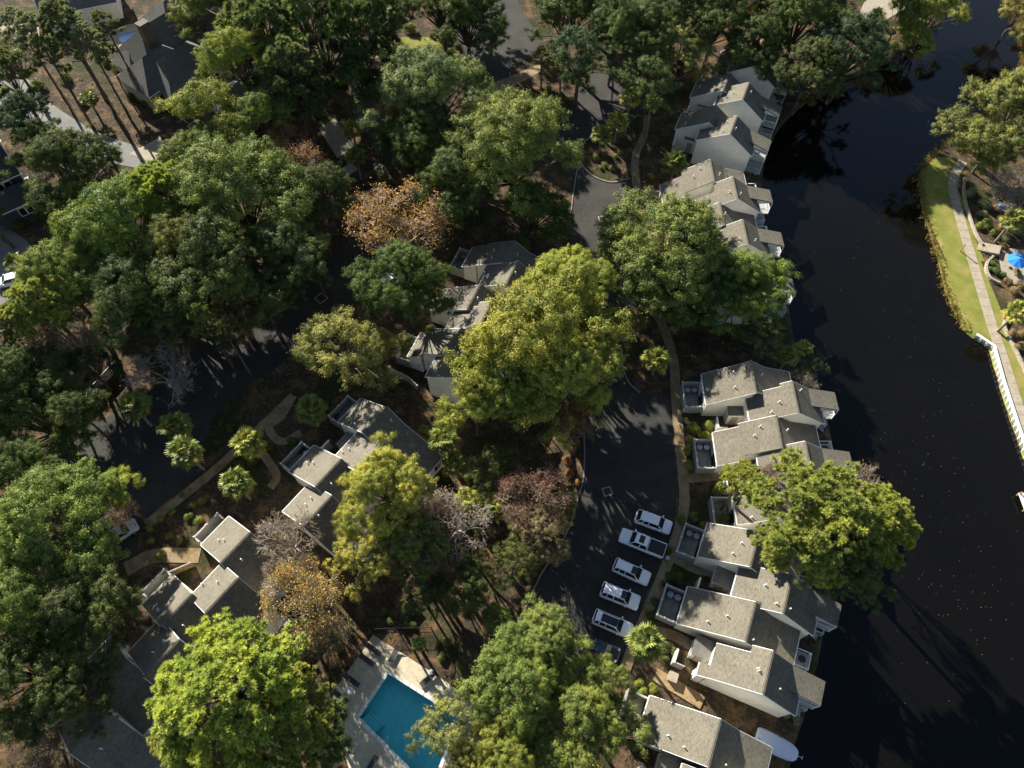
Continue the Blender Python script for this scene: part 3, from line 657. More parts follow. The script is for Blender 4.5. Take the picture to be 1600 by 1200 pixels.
TH(53.5, (-33.81, 23.9), 2, 'townhouse with a tree shaped shadow on its roof left of the white twiggy tree', wrects=[(-5.1, 0, 0.1, 4.65)], patio_v=(0.2, 4.2), patio_w=2.75, deck=False, ac='the patio under the tree shaped shadow')
TH(53.5, (-33.93, 18.05), 1, 'townhouse with plain sunlit roof and white rake edge above the bright pine', wrects=[(-3.85, 0, 0, 4.9)], entry=False, width=4.9)
TH(53.5, (-38.9, 16.99), 2, 'townhouse with dark patio beside the tan slatted wall', wrects=[(-5.1, 0, -0.2, 4.3)], width=4.3, patio_v=(0.4, 4.0), patio_w=2.6, deck=False)
TH(53.5, (-39.0, 11.4), 1, 'shaded townhouse touching the bright pine at the lower left', wrects=[(-4.8, 0, 0.2, 4.8)], entry=False, width=4.8)
TH(53.5, (-44.5, 9.6), 2, 'dark roofed townhouse beside the dark oaks at the lower left', wrects=[(-5.1, 0, 0, 4.6)], patio_v=(0.4, 3.2), patio_w=2.6, deck=False)
TH(53.5, (-44.6, 4.2), 1, 'shaded townhouse with white rake edge at the bottom left corner', wrects=[(-4.8, 0, 0, 4.8)], entry=False, width=4.8)

# ------------------------------------------------------------------ plants: leaf clouds, trunks, prototypes
def unit(v): return v / (np.linalg.norm(v, axis=-1, keepdims=True) + 1e-9)
def leaf_quads(pos, nrm, length, width, rng, along=None):
    """diamond leaves at pos with normals nrm"""
    n = len(pos); r = unit(rng.normal(size=(n, 3)))
    t = unit(r - nrm * np.sum(r * nrm, 1, keepdims=True)) if along is None else along
    b = unit(np.cross(nrm, t)) if along is None else unit(np.cross(along, unit(rng.normal(size=(n, 3)))))
    L = (length * rng.uniform(0.6, 1.3, n))[:, None]; W = (width * rng.uniform(0.7, 1.25, n))[:, None]
    v = np.stack([pos - t * L * .5, pos + b * W * .5 - t * L * .05, pos + t * L * .5, pos - b * W * .5 - t * L * .05], 1).reshape(-1, 3)
    return v, np.arange(4 * n).reshape(n, 4)
def lobes_oak(R, rng, n=26, flat=0.55):
    ph = rng.uniform(0, 6.28, 3); am = rng.uniform(.6, 1.2, 3) * np.array([.14, .11, .08])
    out = lambda a: 1 + am[0] * math.sin(2 * a + ph[0]) + am[1] * math.sin(3 * a + ph[1]) + am[2] * math.sin(5 * a + ph[2])
    c = [np.array([rng.normal(0, .08) * R, rng.normal(0, .08) * R, flat * R * 0.55])]; rad = [R * 0.34]
    for k in range(n):
        a = 2.4 * k + rng.uniform(-.5, .5); q = (0.24 + 0.54 * ((k * 0.618) % 1.0)) * out(a)
        z = flat * R * (0.66 - 0.95 * q) + rng.uniform(-.12, .12) * R
        c.append(np.array([math.cos(a) * q * R, math.sin(a) * q * R, z])); rad.append(R * rng.uniform(0.15, 0.30))
    for k in range(9):
        a = rng.uniform(0, 6.28); q = rng.uniform(.78, .94) * out(a)
        c.append(np.array([math.cos(a) * q * R, math.sin(a) * q * R, flat * R * rng.uniform(-.35, .12)])); rad.append(R * rng.uniform(.10, .17))
    return np.array(c), np.array(rad)
def crown_oak(seed, R=8.0, n_lobes=22, dens=1.0, leaf=0.24, flat=0.55, per=60, clump_r=0.55, thin=1.0):
    rng = np.random.default_rng(seed); C, rad = lobes_oak(R, rng, n_lobes, flat)
    cc, oo = [], []
    for c, r in zip(C, rad):
        m = int(dens * 9.5 * r * r) + 10
        d = unit(rng.normal(size=(m, 3))); d[:, 2] = np.where(d[:, 2] < -0.2, -d[:, 2], d[:, 2])
        p = c + d * (r * rng.uniform(0.52, 1.15, m))[:, None] * np.array([1, 1, .8])
        cc.append(p); oo.append(d)
    cc, oo = np.concatenate(cc), np.concatenate(oo)
    dist = np.min(np.linalg.norm((cc[:, None] - C[None]) / np.array([1, 1, .8]), axis=2) / rad[None], axis=1)
    w_ = 12.0 / R; fx = rng.uniform(0, 6.28, 4)
    nz = np.sin(w_ * 1.3 * cc[:, 0] + fx[0] + 1.2 * np.sin(w_ * .9 * cc[:, 2] + fx[3])) * np.sin(w_ * 1.45 * cc[:, 1] + fx[1]) + .6 * np.sin(w_ * 2.6 * cc[:, 0] - w_ * 1.9 * cc[:, 1] + fx[2]) * np.sin(w_ * 2.3 * cc[:, 2] + fx[3])
    keep = ((dist > 0.60) | (rng.random(len(cc)) < .10)) & (rng.random(len(cc)) < thin * np.where(nz < -.25, .38, 1.0)); cc, oo, nz = cc[keep], oo[keep], nz[keep]
    far_ = rng.random(len(cc)) < .16
    cc = cc + oo * (R * (.035 * nz + np.where(far_, rng.uniform(.03, .10, len(cc)), 0)))[:, None]
    li = np.argmin(np.linalg.norm(cc[:, None] - C[None], axis=2) / rad[None], axis=1); lv = rng.normal(0, .17, len(C))[li]
    k = len(cc); cs = rng.uniform(0.5, 1.5, k); n = (per * cs * cs).astype(int) + 8; idx = np.repeat(np.arange(k), n)
    off = rng.normal(size=(len(idx), 3)) * (clump_r * 0.55 * cs[idx])[:, None] * np.array([1, 1, .6])
    off += oo[idx] * (np.abs(rng.normal(0, .5, len(idx))) * clump_r * cs[idx] * np.array([.0, .9])[rng.integers(0, 2, k)][idx])[:, None]
    pos = cc[idx] + off
    nrm = unit(oo[idx] * 0.45 + np.array([0, 0, .35]) + unit(off + 1e-6) * .85 + rng.normal(size=(len(idx), 3)) * .42)
    v, q = leaf_quads(pos, nrm, leaf, leaf * 0.64, rng)
    return v, q, np.clip(rng.normal(.5, .2, len(idx)), 0, 1), np.clip(rng.normal(.5, .2, k) + lv, 0, 1)[idx], C, rad
def limb_mesh(base_r, fork_z, C, seed, mat):
    """limbs in crown coordinates: from the fork (fork_z below the crown centre) to the lobes"""
    rng = np.random.default_rng(seed); b = MB(); fork = Vector((0, 0, -fork_z)); order = np.argsort(np.linalg.norm(C, axis=1))
    for n, i in enumerate(order):
        e = Vector(C[i]); m = fork.lerp(e, 0.45) + Vector((rng.normal(0, .4), rng.normal(0, .4), .4)); r = base_r * (.55 if n < 4 else .34)
        b.tube(fork, m, r, r * .65, 6, False); b.tube(m, e, r * .65, r * .2, 5, False)
        for s_ in range(3):
            d = Vector(rng.normal(size=3)); b.tube(m.lerp(e, .45 + .2 * s_), e + d * .7, r * .22, .025, 4, False)
    return b.mesh('limb', mat, True)
def stem_mesh(base_r, mat):
    """trunk of unit height"""
    b = MB(); z = [-.04, .0, .06, .3, .6, .85, 1.02]; r = [1.6, 1.35, 1.12, 1.0, .9, .82, .74]
    for i in range(6): b.tube((.06 * math.sin(i * 1.3), .06 * math.cos(i * 1.7), z[i]), (.06 * math.sin((i + 1) * 1.3), .06 * math.cos((i + 1) * 1.7), z[i + 1]), r[i] * base_r, r[i + 1] * base_r, 9, False)
    return b.mesh('trunk', mat, True)
def crown_pine(seed, R=5.5, hz=3.6, tufts=1000, per=80, needle=0.40, width=0.070, n_b=34):
    rng = np.random.default_rng(seed); C = []
    for k in range(n_b):
        a = 2.4 * k + rng.uniform(-.4, .4); q = math.sqrt((k + .6) / n_b); z = hz * (1 - q * q) - hz * .35 + rng.uniform(-.7, .5)
        C.append((math.cos(a) * q * R * .86, math.sin(a) * q * R * .86, z))
    C = np.array(C); rad = rng.uniform(.17, .29, n_b) * R
    pk = rng.integers(0, n_b, tufts); d = unit(rng.normal(size=(tufts, 3))); d[:, 2] = np.abs(d[:, 2]) * .9 - .15
    tc = C[pk] + d * (rad[pk] * rng.uniform(.45, 1.05, tufts))[:, None] * np.array([1, 1, .66])
    idx = np.repeat(np.arange(tufts), per); m = len(idx)
    dirn = unit(unit(rng.normal(size=(m, 3))) + d[idx] * .6 + np.array([0, 0, .4]))
    L = needle * rng.uniform(.6, 1.1, m)
    pos = tc[idx] + dirn * (L * .55)[:, None]
    v, q = leaf_quads(pos, dirn, needle, width, rng, along=dirn)
    return v, q, np.clip(rng.normal(.5, .2, m), 0, 1), np.clip(rng.normal(.5, .22, n_b)[pk] * .6 + rng.normal(.2, .12, tufts), 0, 1)[idx], C, rad
def bare_mesh(name, mat, seed, height=9.0, R=4.5, depth=6, r0=0.16):
    rng = random.Random(seed); b = MB(); tips = []
    def grow(p, d, L, r, k):
        e = p + d * L; b.tube(p, e, r, r * .72, 5 if r > .05 else 3, False)
        if k == 0: tips.append(e); return
        for s_ in range(3 if k > 2 else 3):
            sp = .42 if k > 3 else .62
            nd = (d + Vector((rng.gauss(0, sp), rng.gauss(0, sp), rng.gauss(.10, sp * .6)))).normalized()
            grow(p.lerp(e, rng.uniform(.55, 1.0)) if s_ else e, nd, L * rng.uniform(.6, .82), max(r * .62, .024), k - 1)
    h0 = height * .30; b.tube((0, 0, -.3), (0, 0, h0), r0 * 1.2, r0, 7, False)
    for s_ in range(5):
        a = s_ * 1.257 + rng.uniform(-.3, .3)
        grow(Vector((0, 0, h0)), Vector((math.cos(a) * .55, math.sin(a) * .55, .8)).normalized(), height * .24, r0 * .7, depth - 1)
    return b.mesh(name, mat, True), np.array([tuple(t) for t in tips])
PROTO = {}
def add_proto(key, crown, trunk, R, zc): PROTO[key] = (crown, trunk, R, zc)
for k in range(4):
    v, q, a, c, C, rad = crown_oak(11 + k, 8.0, 25 + 2 * k, 1.75, 0.17, (.80, .92, .86, .76)[k], 92, .35)
    add_proto('oak%d' % k, np_mesh('crown', v, q, M['leaf'], {'var': a, 'clump': c}), (stem_mesh(.42, M['bark']), limb_mesh(.42, 5.0, C, 30 + k, M['bark'])), 8.0, 5.0)
for k in range(2):
    v, q, a, c, C, rad = crown_oak(41 + k, 4.5, 15, 2.2, 0.15, .95, 80, .30)
    add_proto('small%d' % k, np_mesh('crown', v, q, M['leaf'], {'var': a, 'clump': c}), (stem_mesh(.2, M['bark']), limb_mesh(.2, 3.0, C, 60 + k, M['bark'])), 4.5, 3.0)
v, q, a, c, C, rad = crown_oak(51, 5.5, 19, 1.7, 0.16, .95, 66, .32, .72)
add_proto('airy', np_mesh('crown', v, q, M['leaf'], {'var': a, 'clump': c}), (stem_mesh(.24, M['bark']), limb_mesh(.24, 3.6, C, 71, M['bark'])), 5.5, 3.6)
for k in range(2):
    v, q, a, c, C, rad = crown_pine(81 + k)
    add_proto('pine%d' % k, np_mesh('crown', v, q, M['needle'], {'var': a, 'clump': c}), (stem_mesh(.30, M['bark_pine']), limb_mesh(.30, 2.6, C, 90 + k, M['bark_pine'])), 5.5, 2.6)
# tall slim pine, crown broken into tiers
v, q, a, c, C, rad = crown_pine(95, 3.4, 6.5, 330, 62, .44, .07, 22)
add_proto('slim', np_mesh('crown', v, q, M['needle'], {'var': a, 'clump': c}), (stem_mesh(.24, M['bark_pine']), limb_mesh(.20, 3.0, C, 96, M['bark_pine'])), 3.4, 3.0)
for k in range(2):
    me, tips = bare_mesh('trunk', M['bark_pale'], 101 + k)
    R = np.percentile(np.linalg.norm(tips[:, :2], axis=1), 92)
    rng = np.random.default_rng(111 + k); pick = tips[rng.integers(0, len(tips), 5600)]
    pos = pick + rng.normal(size=(5600, 3)) * .26; nr = unit(rng.normal(size=(5600, 3)) + np.array([0, 0, .7]))
    v, q = leaf_quads(pos, nr, .17, .11, rng)
    sp = np_mesh('crown', v, q, M['leaf'], {'var': np.clip(rng.normal(.5, .25, 5600), 0, 1), 'clump': np.clip(rng.normal(.5, .3, 5600), 0, 1)})
    me2 = me.copy(); me2.materials[0] = M['bark_tan']; add_proto('autumn%d' % k, sp, me2, R, 7.0)
    few = 1200
    sp2 = np_mesh('crown', v[:4 * few], q[:few], M['leaf'], {'var': np.clip(rng.normal(.5, .25, few), 0, 1), 'clump': np.clip(rng.normal(.5, .3, few), 0, 1)})
    add_proto('bare%d' % k, sp2, me, R, 7.0)
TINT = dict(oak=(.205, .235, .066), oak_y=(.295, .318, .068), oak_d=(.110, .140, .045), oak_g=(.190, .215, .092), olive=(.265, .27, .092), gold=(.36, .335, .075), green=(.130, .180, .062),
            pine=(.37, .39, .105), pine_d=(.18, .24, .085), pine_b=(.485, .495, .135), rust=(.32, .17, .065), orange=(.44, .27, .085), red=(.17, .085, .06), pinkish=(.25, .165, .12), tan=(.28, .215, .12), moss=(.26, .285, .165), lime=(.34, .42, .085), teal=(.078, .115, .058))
TREES = []
def tree(kind, px, py, rpx, zc, tint, label, name=None, cat='tree', sq=None, rot=None, group=None, flat=1.0):
    crown, trunk, R0, z0 = PROTO[kind]
    zc += 2.4 if kind.startswith(('oak', 'airy', 'small', 'autumn')) and zc > 6.4 else 0.0
    c = P(px, py, zc); R = rpx / PXM(py, zc); s_ = R / R0; sq = sq or RNG.uniform(.88, 1.1)
    nm = name or ('pine_tree' if kind.startswith(('pine', 'slim')) else 'bare_tree' if kind.startswith('bare') else 'oak_tree' if kind.startswith('oak') else 'autumn_tree' if kind.startswith('autumn') else 'leafy_tree')
    root = empty(nm, (c.x, c.y, 0), rot if rot is not None else RNG.uniform(0, 6.28)); setp(root, label, cat, group)
    if kind.startswith(('bare', 'autumn')):
        t = link('trunk', trunk, root); t.scale = (s_, s_ * sq, zc / z0)
        k = link('crown', crown, root); k.scale = (s_, s_ * sq, zc / z0)
    else:
        hf = max(1.0, zc - z0 * s_ * flat); ws = min(1.25, max(.6, s_))
        t = link('trunk', trunk[0], root); t.scale = (ws, ws, hf)
        lb = link('limb', trunk[1], root); lb.scale = (s_, s_ * sq, s_ * flat); lb.location = (0, 0, hf + z0 * s_ * flat)
        k = link('crown', crown, root); k.scale = (s_, s_ * sq, s_ * flat); k.location = (0, 0, hf + z0 * s_ * flat)
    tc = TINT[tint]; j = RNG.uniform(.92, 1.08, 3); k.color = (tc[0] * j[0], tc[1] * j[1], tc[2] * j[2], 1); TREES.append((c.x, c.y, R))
    return root
# --- big trees of the middle
tree('oak0', 838, 540, 138, 9.6, 'oak_y', 'biggest bright yellow-green oak left of the dark car park', flat=1.1)
tree('oak2', 888, 455, 78, 10.6, 'oak_y', 'upper right crown of the biggest yellow-green oak, nearest the road')
tree('oak3', 792, 600, 82, 7.5, 'oak_y', 'lower left crown leaning from the biggest yellow-green oak')
tree('oak1', 892, 585, 78, 10.6, 'oak_y', 'lower right crown of the biggest yellow-green oak, over the car park kerb')
tree('oak3', 872, 512, 92, 6.4, 'oak_y', 'added low crown inside the biggest yellow-green oak, shading the car park')  # hidden crown added inside the oak to throw shade on the car park
tree('small0', 742, 628, 58, 7.5, 'oak_y', 'small yellow-green tree under the lower left edge of the biggest oak')
tree('oak1', 1040, 408, 118, 6.4, 'oak', 'wide mossy oak over the sidewalk, left of twin oaks by the lagoon')
tree('oak2', 1160, 455, 86, 6.4, 'oak', 'rounder right-hand oak of the pair covering lagoon townhouses')
tree('oak2', 672, 150, 102, 10.0, 'oak_g', 'grey-green round oak near the top of the central grove')
tree('oak1', 800, 235, 112, 10.0, 'oak', 'dark green spreading oak left of the curved kerb island')
tree('oak0', 715, 285, 75, 8.0, 'oak_d', 'dark oak in front of the round grey-green oak, above orange tree')
tree('oak2', 832, 332, 64, 6.4, 'oak_d', 'shaded dark oak between spreading oak and road')
tree('small1', 612, 245, 48, 6.0, 'teal', 'dark teal holly below the bare grey tree of the central grove')
tree('oak1', 632, 440, 82, 8.5, 'oak_d', 'deep green oak below the orange tree beside the dark road')
tree('airy', 540, 545, 78, 7.5, 'olive', 'olive grey-green tree with open twigs left of the middle townhouses')
tree('small0', 600, 550, 40, 5.0, 'olive', 'small golden olive tree touching the patio of the middle townhouse')
tree('autumn0', 622, 335, 82, 9.0, 'orange', 'large orange autumn tree with bare grey twig tips above the deep green oak')
tree('bare0', 585, 160, 42, 9.0, 'tan', 'bare grey tree beside the round oak in the central grove')
tree('autumn1', 612, 172, 30, 8.0, 'orange', 'small orange tree between bare grey tree and round oak')
tree('autumn1', 445, 232, 55, 7.5, 'rust', 'rusty red tree beside the pale driveway in the upper grove')
tree('small1', 425, 270, 50, 6.5, 'tan', 'brownish thinning tree below the rusty red tree')
# --- upper left grove
tree('pine0', 240, 292, 60, 15.0, 'lime', 'tall lime green pine with round crown in the left grove')
tree('oak0', 190, 362, 115, 9.5, 'oak', 'wide olive oak left of centre in the left grove, below lime pine')
tree('oak1', 372, 312, 118, 9.5, 'oak', 'broad oak right of the lime pine')
tree('oak2', 110, 265, 82, 8.0, 'oak_d', 'dark oak beside the pale road at the far left')
tree('oak2', 335, 425, 118, 8.5, 'oak_d', 'shaded dark oak over the end of the left road')
tree('oak0', 450, 400, 75, 8.0, 'oak_d', 'dark oak next to the drain cover on the left road')
tree('small0', 480, 388, 34, 8.5, 'oak', 'small sunlit crown poking out beside the left road', flat=.8)
tree('oak1', 95, 440, 78, 9.0, 'oak', 'mid green oak beside the white car at the left edge')
tree('oak0', 205, 462, 92, 8.5, 'oak_d', 'dark oak at the foot of the left grove')
tree('pine1', 60, 470, 62, 13.0, 'pine', 'bright green pine at the left edge below the white car')
tree('pine0', 15, 500, 42, 12.0, 'pine', 'bright pine cut by the left edge below the white car')
tree('autumn0', 95, 525, 60, 7.5, 'tan', 'golden brown thinning tree below the bright left pine')
tree('autumn1', 365, 490, 38, 7.0, 'rust', 'rusty orange tree in the shade of the left road')
tree('bare1', 250, 572, 58, 7.5, 'pinkish', 'bare pinkish grey tree above the fan palms on the left')
tree('small1', 140, 575, 45, 6.0, 'teal', 'dark green bush-like tree beside the wooden fence')
tree('small1', 330, 180, 66, 11.0, 'oak_y', 'bright tree hanging over the right end of the large house')
tree('oak1', 372, 92, 66, 11.5, 'oak_y', 'tall bright green tree right of the large house roof')
tree('airy', 330, 235, 60, 9.0, 'oak', 'olive tree in front of the large house drive')
tree('oak2', 395, 190, 60, 8.5, 'oak', 'mid green oak right of the bright driveway')
tree('slim', 420, 70, 62, 13.0, 'pine_d', 'blue-green tall pine left of the top centre pines')
tree('slim', 500, 55, 78, 14.0, 'pine_d', 'tallest dark pine of the top centre group')
tree('slim', 560, 75, 62, 13.0, 'oak_d', 'shaded tall pine right of the top centre group')
tree('slim', 455, 120, 50, 13.0, 'pine_d', 'slender pine with bare trunk above the bright driveway')
tree('slim', 395, 25, 60, 14.0, 'oak', 'pine cut by the top edge above the large house')
tree('oak0', 600, 20, 60, 9.0, 'oak_d', 'dark oak at the top edge beside the small lawn')
tree('slim', 110, 60, 46, 14.0, 'moss', 'pale hazy pine left of the large house')  # hazy backlight of this corner is put into the paler crown tint
tree('slim', 12, 118, 40, 12.0, 'oak', 'mid green pine beside the pale road at the top left')
tree('pine0', 160, 78, 26, 8.0, 'moss', 'small hazy pine at the corner of the large house')
tree('oak2', 35, 185, 52, 8.5, 'teal', 'dark blue-green oak over the pale road')
tree('airy', 15, 90, 60, 8.5, 'moss', 'pale green tree at the top left edge')
tree('small1', 310, 20, 50, 8.0, 'oak', 'green tree behind the large house')
# --- top centre and right
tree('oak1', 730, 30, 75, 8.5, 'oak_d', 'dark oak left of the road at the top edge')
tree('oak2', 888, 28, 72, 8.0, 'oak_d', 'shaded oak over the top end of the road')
tree('airy', 905, 90, 58, 9.0, 'teal', 'dark blue-green tree over the shaded side lot')
tree('oak0', 965, 35, 58, 10.5, 'green', 'green oak at the top edge right of the road')
tree('airy', 1065, 85, 62, 6.4, 'olive', 'yellowish olive tree beside the far lagoon townhouses')
tree('airy', 1015, 130, 55, 7.5, 'oak_d', 'dark twiggy tree left of the yellowish olive tree')
tree('oak2', 1120, 30, 70, 7.5, 'oak_d', 'dark oak above the far end of the lagoon townhouses')
tree('oak1', 1250, 30, 75, 8.0, 'oak_d', 'dark oak beside the curved sandy path at the top')
tree('oak0', 1330, 80, 75, 8.0, 'teal', 'large dark oak leaning over the upper lagoon')
tree('oak1', 1265, 110, 60, 6.5, 'oak_d', 'dark shore tree left of the large dark lagoon oak')
tree('small0', 1405, 30, 42, 5.5, 'oak', 'bright tree beside the sandy clearing at the top')
tree('small1', 1460, 22, 52, 5.5, 'oak_y', 'bright yellow-green tree at the head of the lagoon')
tree('small0', 1425, 62, 30, 4.0, 'oak_y', 'low lit bush tree on the shore below the sandy clearing')
tree('small0', 1590, 20, 42, 5.0, 'olive', 'golden green tree in the top right corner')
tree('oak1', 1578, 192, 98, 7.0, 'oak', 'bright oak over the path on the right bank')
tree('bare1', 1575, 282, 44, 6.0, 'tan', 'bare grey tree below the bright oak on the right bank')
tree('bare0', 1600, 310, 40, 6.0, 'tan', 'bare tree at the right edge above the blue umbrella')
tree('small1', 1270, 575, 26, 4.0, 'teal', 'low dark shore shrub tree beside the middle lagoon row')
tree('bare0', 1262, 590, 26, 4.5, 'tan', 'small bare grey tree at the lagoon edge of the middle row')
tree('small1', 1545, 235, 42, 5.0, 'oak', 'low bright tree under the front of the right bank oak')
# --- lagoon pine
tree('pine0', 1275, 800, 118, 15.0, 'pine', 'huge pine between two lagoon townhouse rows')
tree('pine1', 1370, 815, 72, 12.0, 'pine', 'lower branch pine leaning out over the dark lagoon')
tree('pine1', 1160, 750, 38, 10.0, 'pine', 'small pine over the entry path beside the round hedges')
tree('oak0', 1320, 890, 70, 8.5, 'oak_d', 'dark shaded oak under the huge pine at the water')
tree('bare1', 1352, 752, 32, 11.0, 'tan', 'dead grey branches sticking out of the huge pine')
tree('pine0', 1215, 850, 40, 9.0, 'pine', 'lowest pine tuft above the roof with the tree shadow')
tree('autumn1', 1205, 740, 20, 7.0, 'red', 'small red tree showing through the pine by the middle row')
# --- lower left
tree('oak1', 85, 830, 118, 9.0, 'oak', 'wide green oak at the left edge beside the silver car')
tree('oak0', 45, 940, 105, 9.0, 'oak', 'green oak cut by the left edge below the wide green oak')
tree('oak2', 130, 950, 90, 8.0, 'oak_d', 'dark oak beside the patio with the slatted wall')
tree('oak0', 40, 1050, 95, 8.5, 'oak_d', 'dark oak near the bottom left corner')
tree('oak1', 50, 650, 100, 6.4, 'oak_d', 'dark green oak at the left edge beside the dark lot')
tree('oak2', 25, 740, 62, 8.0, 'oak_d', 'dark oak between the dark lot and wide green oak')
tree('small0', 175, 772, 40, 7.5, 'oak_y', 'yellow-green branch crown over the silver car')
tree('autumn0', 185, 800, 26, 5.5, 'pinkish', 'small brown pinkish tree above the silver car')
tree('autumn1', 50, 1165, 62, 6.0, 'red', 'reddish bare tree in the bottom left corner')
tree('pine1', 355, 1080, 125, 15.0, 'pine_b', 'brightest yellow-green pine beside the swimming pool')
tree('pine0', 440, 1130, 90, 12.0, 'pine', 'green pine lower right of the brightest pine')
tree('pine0', 300, 1150, 75, 11.0, 'pine', 'green pine at the bottom edge below the brightest pine')
# --- lower centre
tree('oak2', 600, 765, 82, 9.0, 'gold', 'golden yellow tree over the lower left townhouse roofs')
tree('airy', 560, 870, 55, 7.5, 'gold', 'golden green tree below the golden yellow tree')
tree('oak0', 640, 850, 60, 6.5, 'oak', 'green tree between golden tree and bare white trees')
tree('bare0', 445, 830, 55, 8.5, 'tan', 'bare white twiggy tree in front of the brightest roof')
tree('bare1', 448, 885, 45, 7.0, 'tan', 'smaller bare white tree below the white twiggy tree')
tree('autumn0', 470, 925, 68, 7.5, 'orange', 'brown orange tree left of the golden green tree')
tree('autumn1', 500, 975, 52, 5.5, 'tan', 'tan thinning tree above the pool fence')
tree('bare0', 712, 805, 62, 9.0, 'tan', 'tall bare white tree right of the golden yellow tree')
tree('autumn1', 655, 810, 45, 7.5, 'pinkish', 'pink brown tree between golden tree and bare white tree')
tree('autumn0', 640, 865, 48, 7.0, 'pinkish', 'lower pink brown tree with pale trunk')
tree('autumn0', 835, 765, 58, 6.5, 'red', 'dark red tree left of the car park edge')
tree('autumn1', 895, 675, 30, 3.5, 'rust', 'low russet shrub tree at the car park kerb')
tree('airy', 770, 730, 38, 5.5, 'oak_d', 'small dark tree among palms left of the dark red tree')
tree('airy', 850, 830, 58, 5.5, 'tan', 'brownish tree on the slope beside the car park')
tree('small1', 730, 920, 52, 6.0, 'oak_d', 'dark tree above the swimming pool shade')
tree('airy', 660, 930, 42, 5.0, 'oak_d', 'dim tree near the pool fence corner')
# --- bottom centre oaks
tree('oak0', 808, 1080, 98, 8.5, 'oak', 'broad oak overhanging the swimming pool')
tree('oak3', 852, 1004, 68, 8.0, 'oak', 'oak beside the last parked car')
tree('oak2', 908, 1132, 92, 8.0, 'oak', 'large oak at the bottom edge right of the pool')
tree('small0', 955, 1066, 38, 5.5, 'oak', 'small oak between the dark car and the dish patio')
tree('airy', 712, 1135, 70, 7.5, 'olive', 'olive oak branch over the pool water')
tree('oak0', 790, 1190, 80, 8.0, 'oak_y', 'yellow-green oak at the bottom edge below the pool oak')
tree('airy', 975, 1120, 40, 5.5, 'oak', 'small oak by the dish patio')
tree('small1', 520, 1150, 52, 6.5, 'oak_d', 'dark tree right of the brightest pine at the pool deck')
for k_, (x, y, r, z) in enumerate(((52, 48, 30, 17), (95, 30, 32, 18), (28, 40, 28, 16), (75, 85, 26, 15), (135, 62, 26, 16), (165, 40, 24, 15))):
    tree('slim', x, y, r, z, ('moss', 'oak_g')[k_ % 2], '%s of the tall thin pines counted from the top left corner towards the house' % ('first', 'fourth', 'second', 'third', 'fifth', 'sixth')[k_], flat=.8)
tree('slim', 318, 500, 30, 12.0, 'oak', 'thin pine with lit trunk over the left road, nearest the bare pinkish tree', flat=.8)
tree('slim', 352, 520, 26, 11.0, 'oak_d', 'thinner pine over the left road, right of the other thin pine', flat=.8)
# --- fillers of the dense canopy
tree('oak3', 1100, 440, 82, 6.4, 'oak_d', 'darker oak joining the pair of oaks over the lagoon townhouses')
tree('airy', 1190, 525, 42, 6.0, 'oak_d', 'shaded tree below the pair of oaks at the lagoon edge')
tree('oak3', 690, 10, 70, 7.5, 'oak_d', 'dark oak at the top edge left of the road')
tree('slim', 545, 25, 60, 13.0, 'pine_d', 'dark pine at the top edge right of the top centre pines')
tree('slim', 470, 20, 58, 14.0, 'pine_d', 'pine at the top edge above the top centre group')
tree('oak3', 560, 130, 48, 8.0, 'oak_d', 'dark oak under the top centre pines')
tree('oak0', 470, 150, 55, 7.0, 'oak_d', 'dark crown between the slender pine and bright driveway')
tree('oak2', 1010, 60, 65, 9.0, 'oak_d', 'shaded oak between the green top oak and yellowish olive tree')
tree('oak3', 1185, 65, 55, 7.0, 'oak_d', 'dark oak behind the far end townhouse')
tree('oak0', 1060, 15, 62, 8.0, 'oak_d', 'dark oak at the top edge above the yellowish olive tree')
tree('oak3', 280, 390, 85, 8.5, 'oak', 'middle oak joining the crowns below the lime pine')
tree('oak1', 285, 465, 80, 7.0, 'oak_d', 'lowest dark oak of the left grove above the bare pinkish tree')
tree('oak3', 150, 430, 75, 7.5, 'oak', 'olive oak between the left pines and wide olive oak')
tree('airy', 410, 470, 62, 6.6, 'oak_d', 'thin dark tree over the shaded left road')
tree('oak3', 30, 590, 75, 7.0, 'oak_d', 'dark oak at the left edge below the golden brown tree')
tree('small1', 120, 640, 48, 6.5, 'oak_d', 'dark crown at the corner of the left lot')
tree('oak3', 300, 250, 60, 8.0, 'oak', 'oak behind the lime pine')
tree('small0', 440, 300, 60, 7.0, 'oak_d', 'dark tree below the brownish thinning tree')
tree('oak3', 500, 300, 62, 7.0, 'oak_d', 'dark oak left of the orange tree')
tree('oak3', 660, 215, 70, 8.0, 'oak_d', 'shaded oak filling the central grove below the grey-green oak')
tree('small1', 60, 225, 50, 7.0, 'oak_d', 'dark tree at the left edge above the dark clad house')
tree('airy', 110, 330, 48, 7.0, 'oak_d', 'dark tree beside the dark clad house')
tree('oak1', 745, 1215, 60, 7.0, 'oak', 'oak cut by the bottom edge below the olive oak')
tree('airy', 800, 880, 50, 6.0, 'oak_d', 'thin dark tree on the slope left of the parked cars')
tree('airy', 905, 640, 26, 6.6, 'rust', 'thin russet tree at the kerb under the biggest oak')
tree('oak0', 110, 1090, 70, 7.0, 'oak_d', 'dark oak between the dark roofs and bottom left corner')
# --- beyond the frame (their shadows and neighbours)
for k_, (x, y, r) in enumerate(((-60, 300, 70), (-70, 620, 90), (-60, 860, 90), (480, -70, 100), (700, -60, 90), (900, -60, 90), (1150, -50, 90), (1330, -60, 90), (330, -60, 90))):
    tree('oak%d' % (k_ % 3), x, y, r, 10.0, 'oak_d', 'dark oak beyond the picture edge, only its shadow reaching in', group='oaks beyond the picture edge')

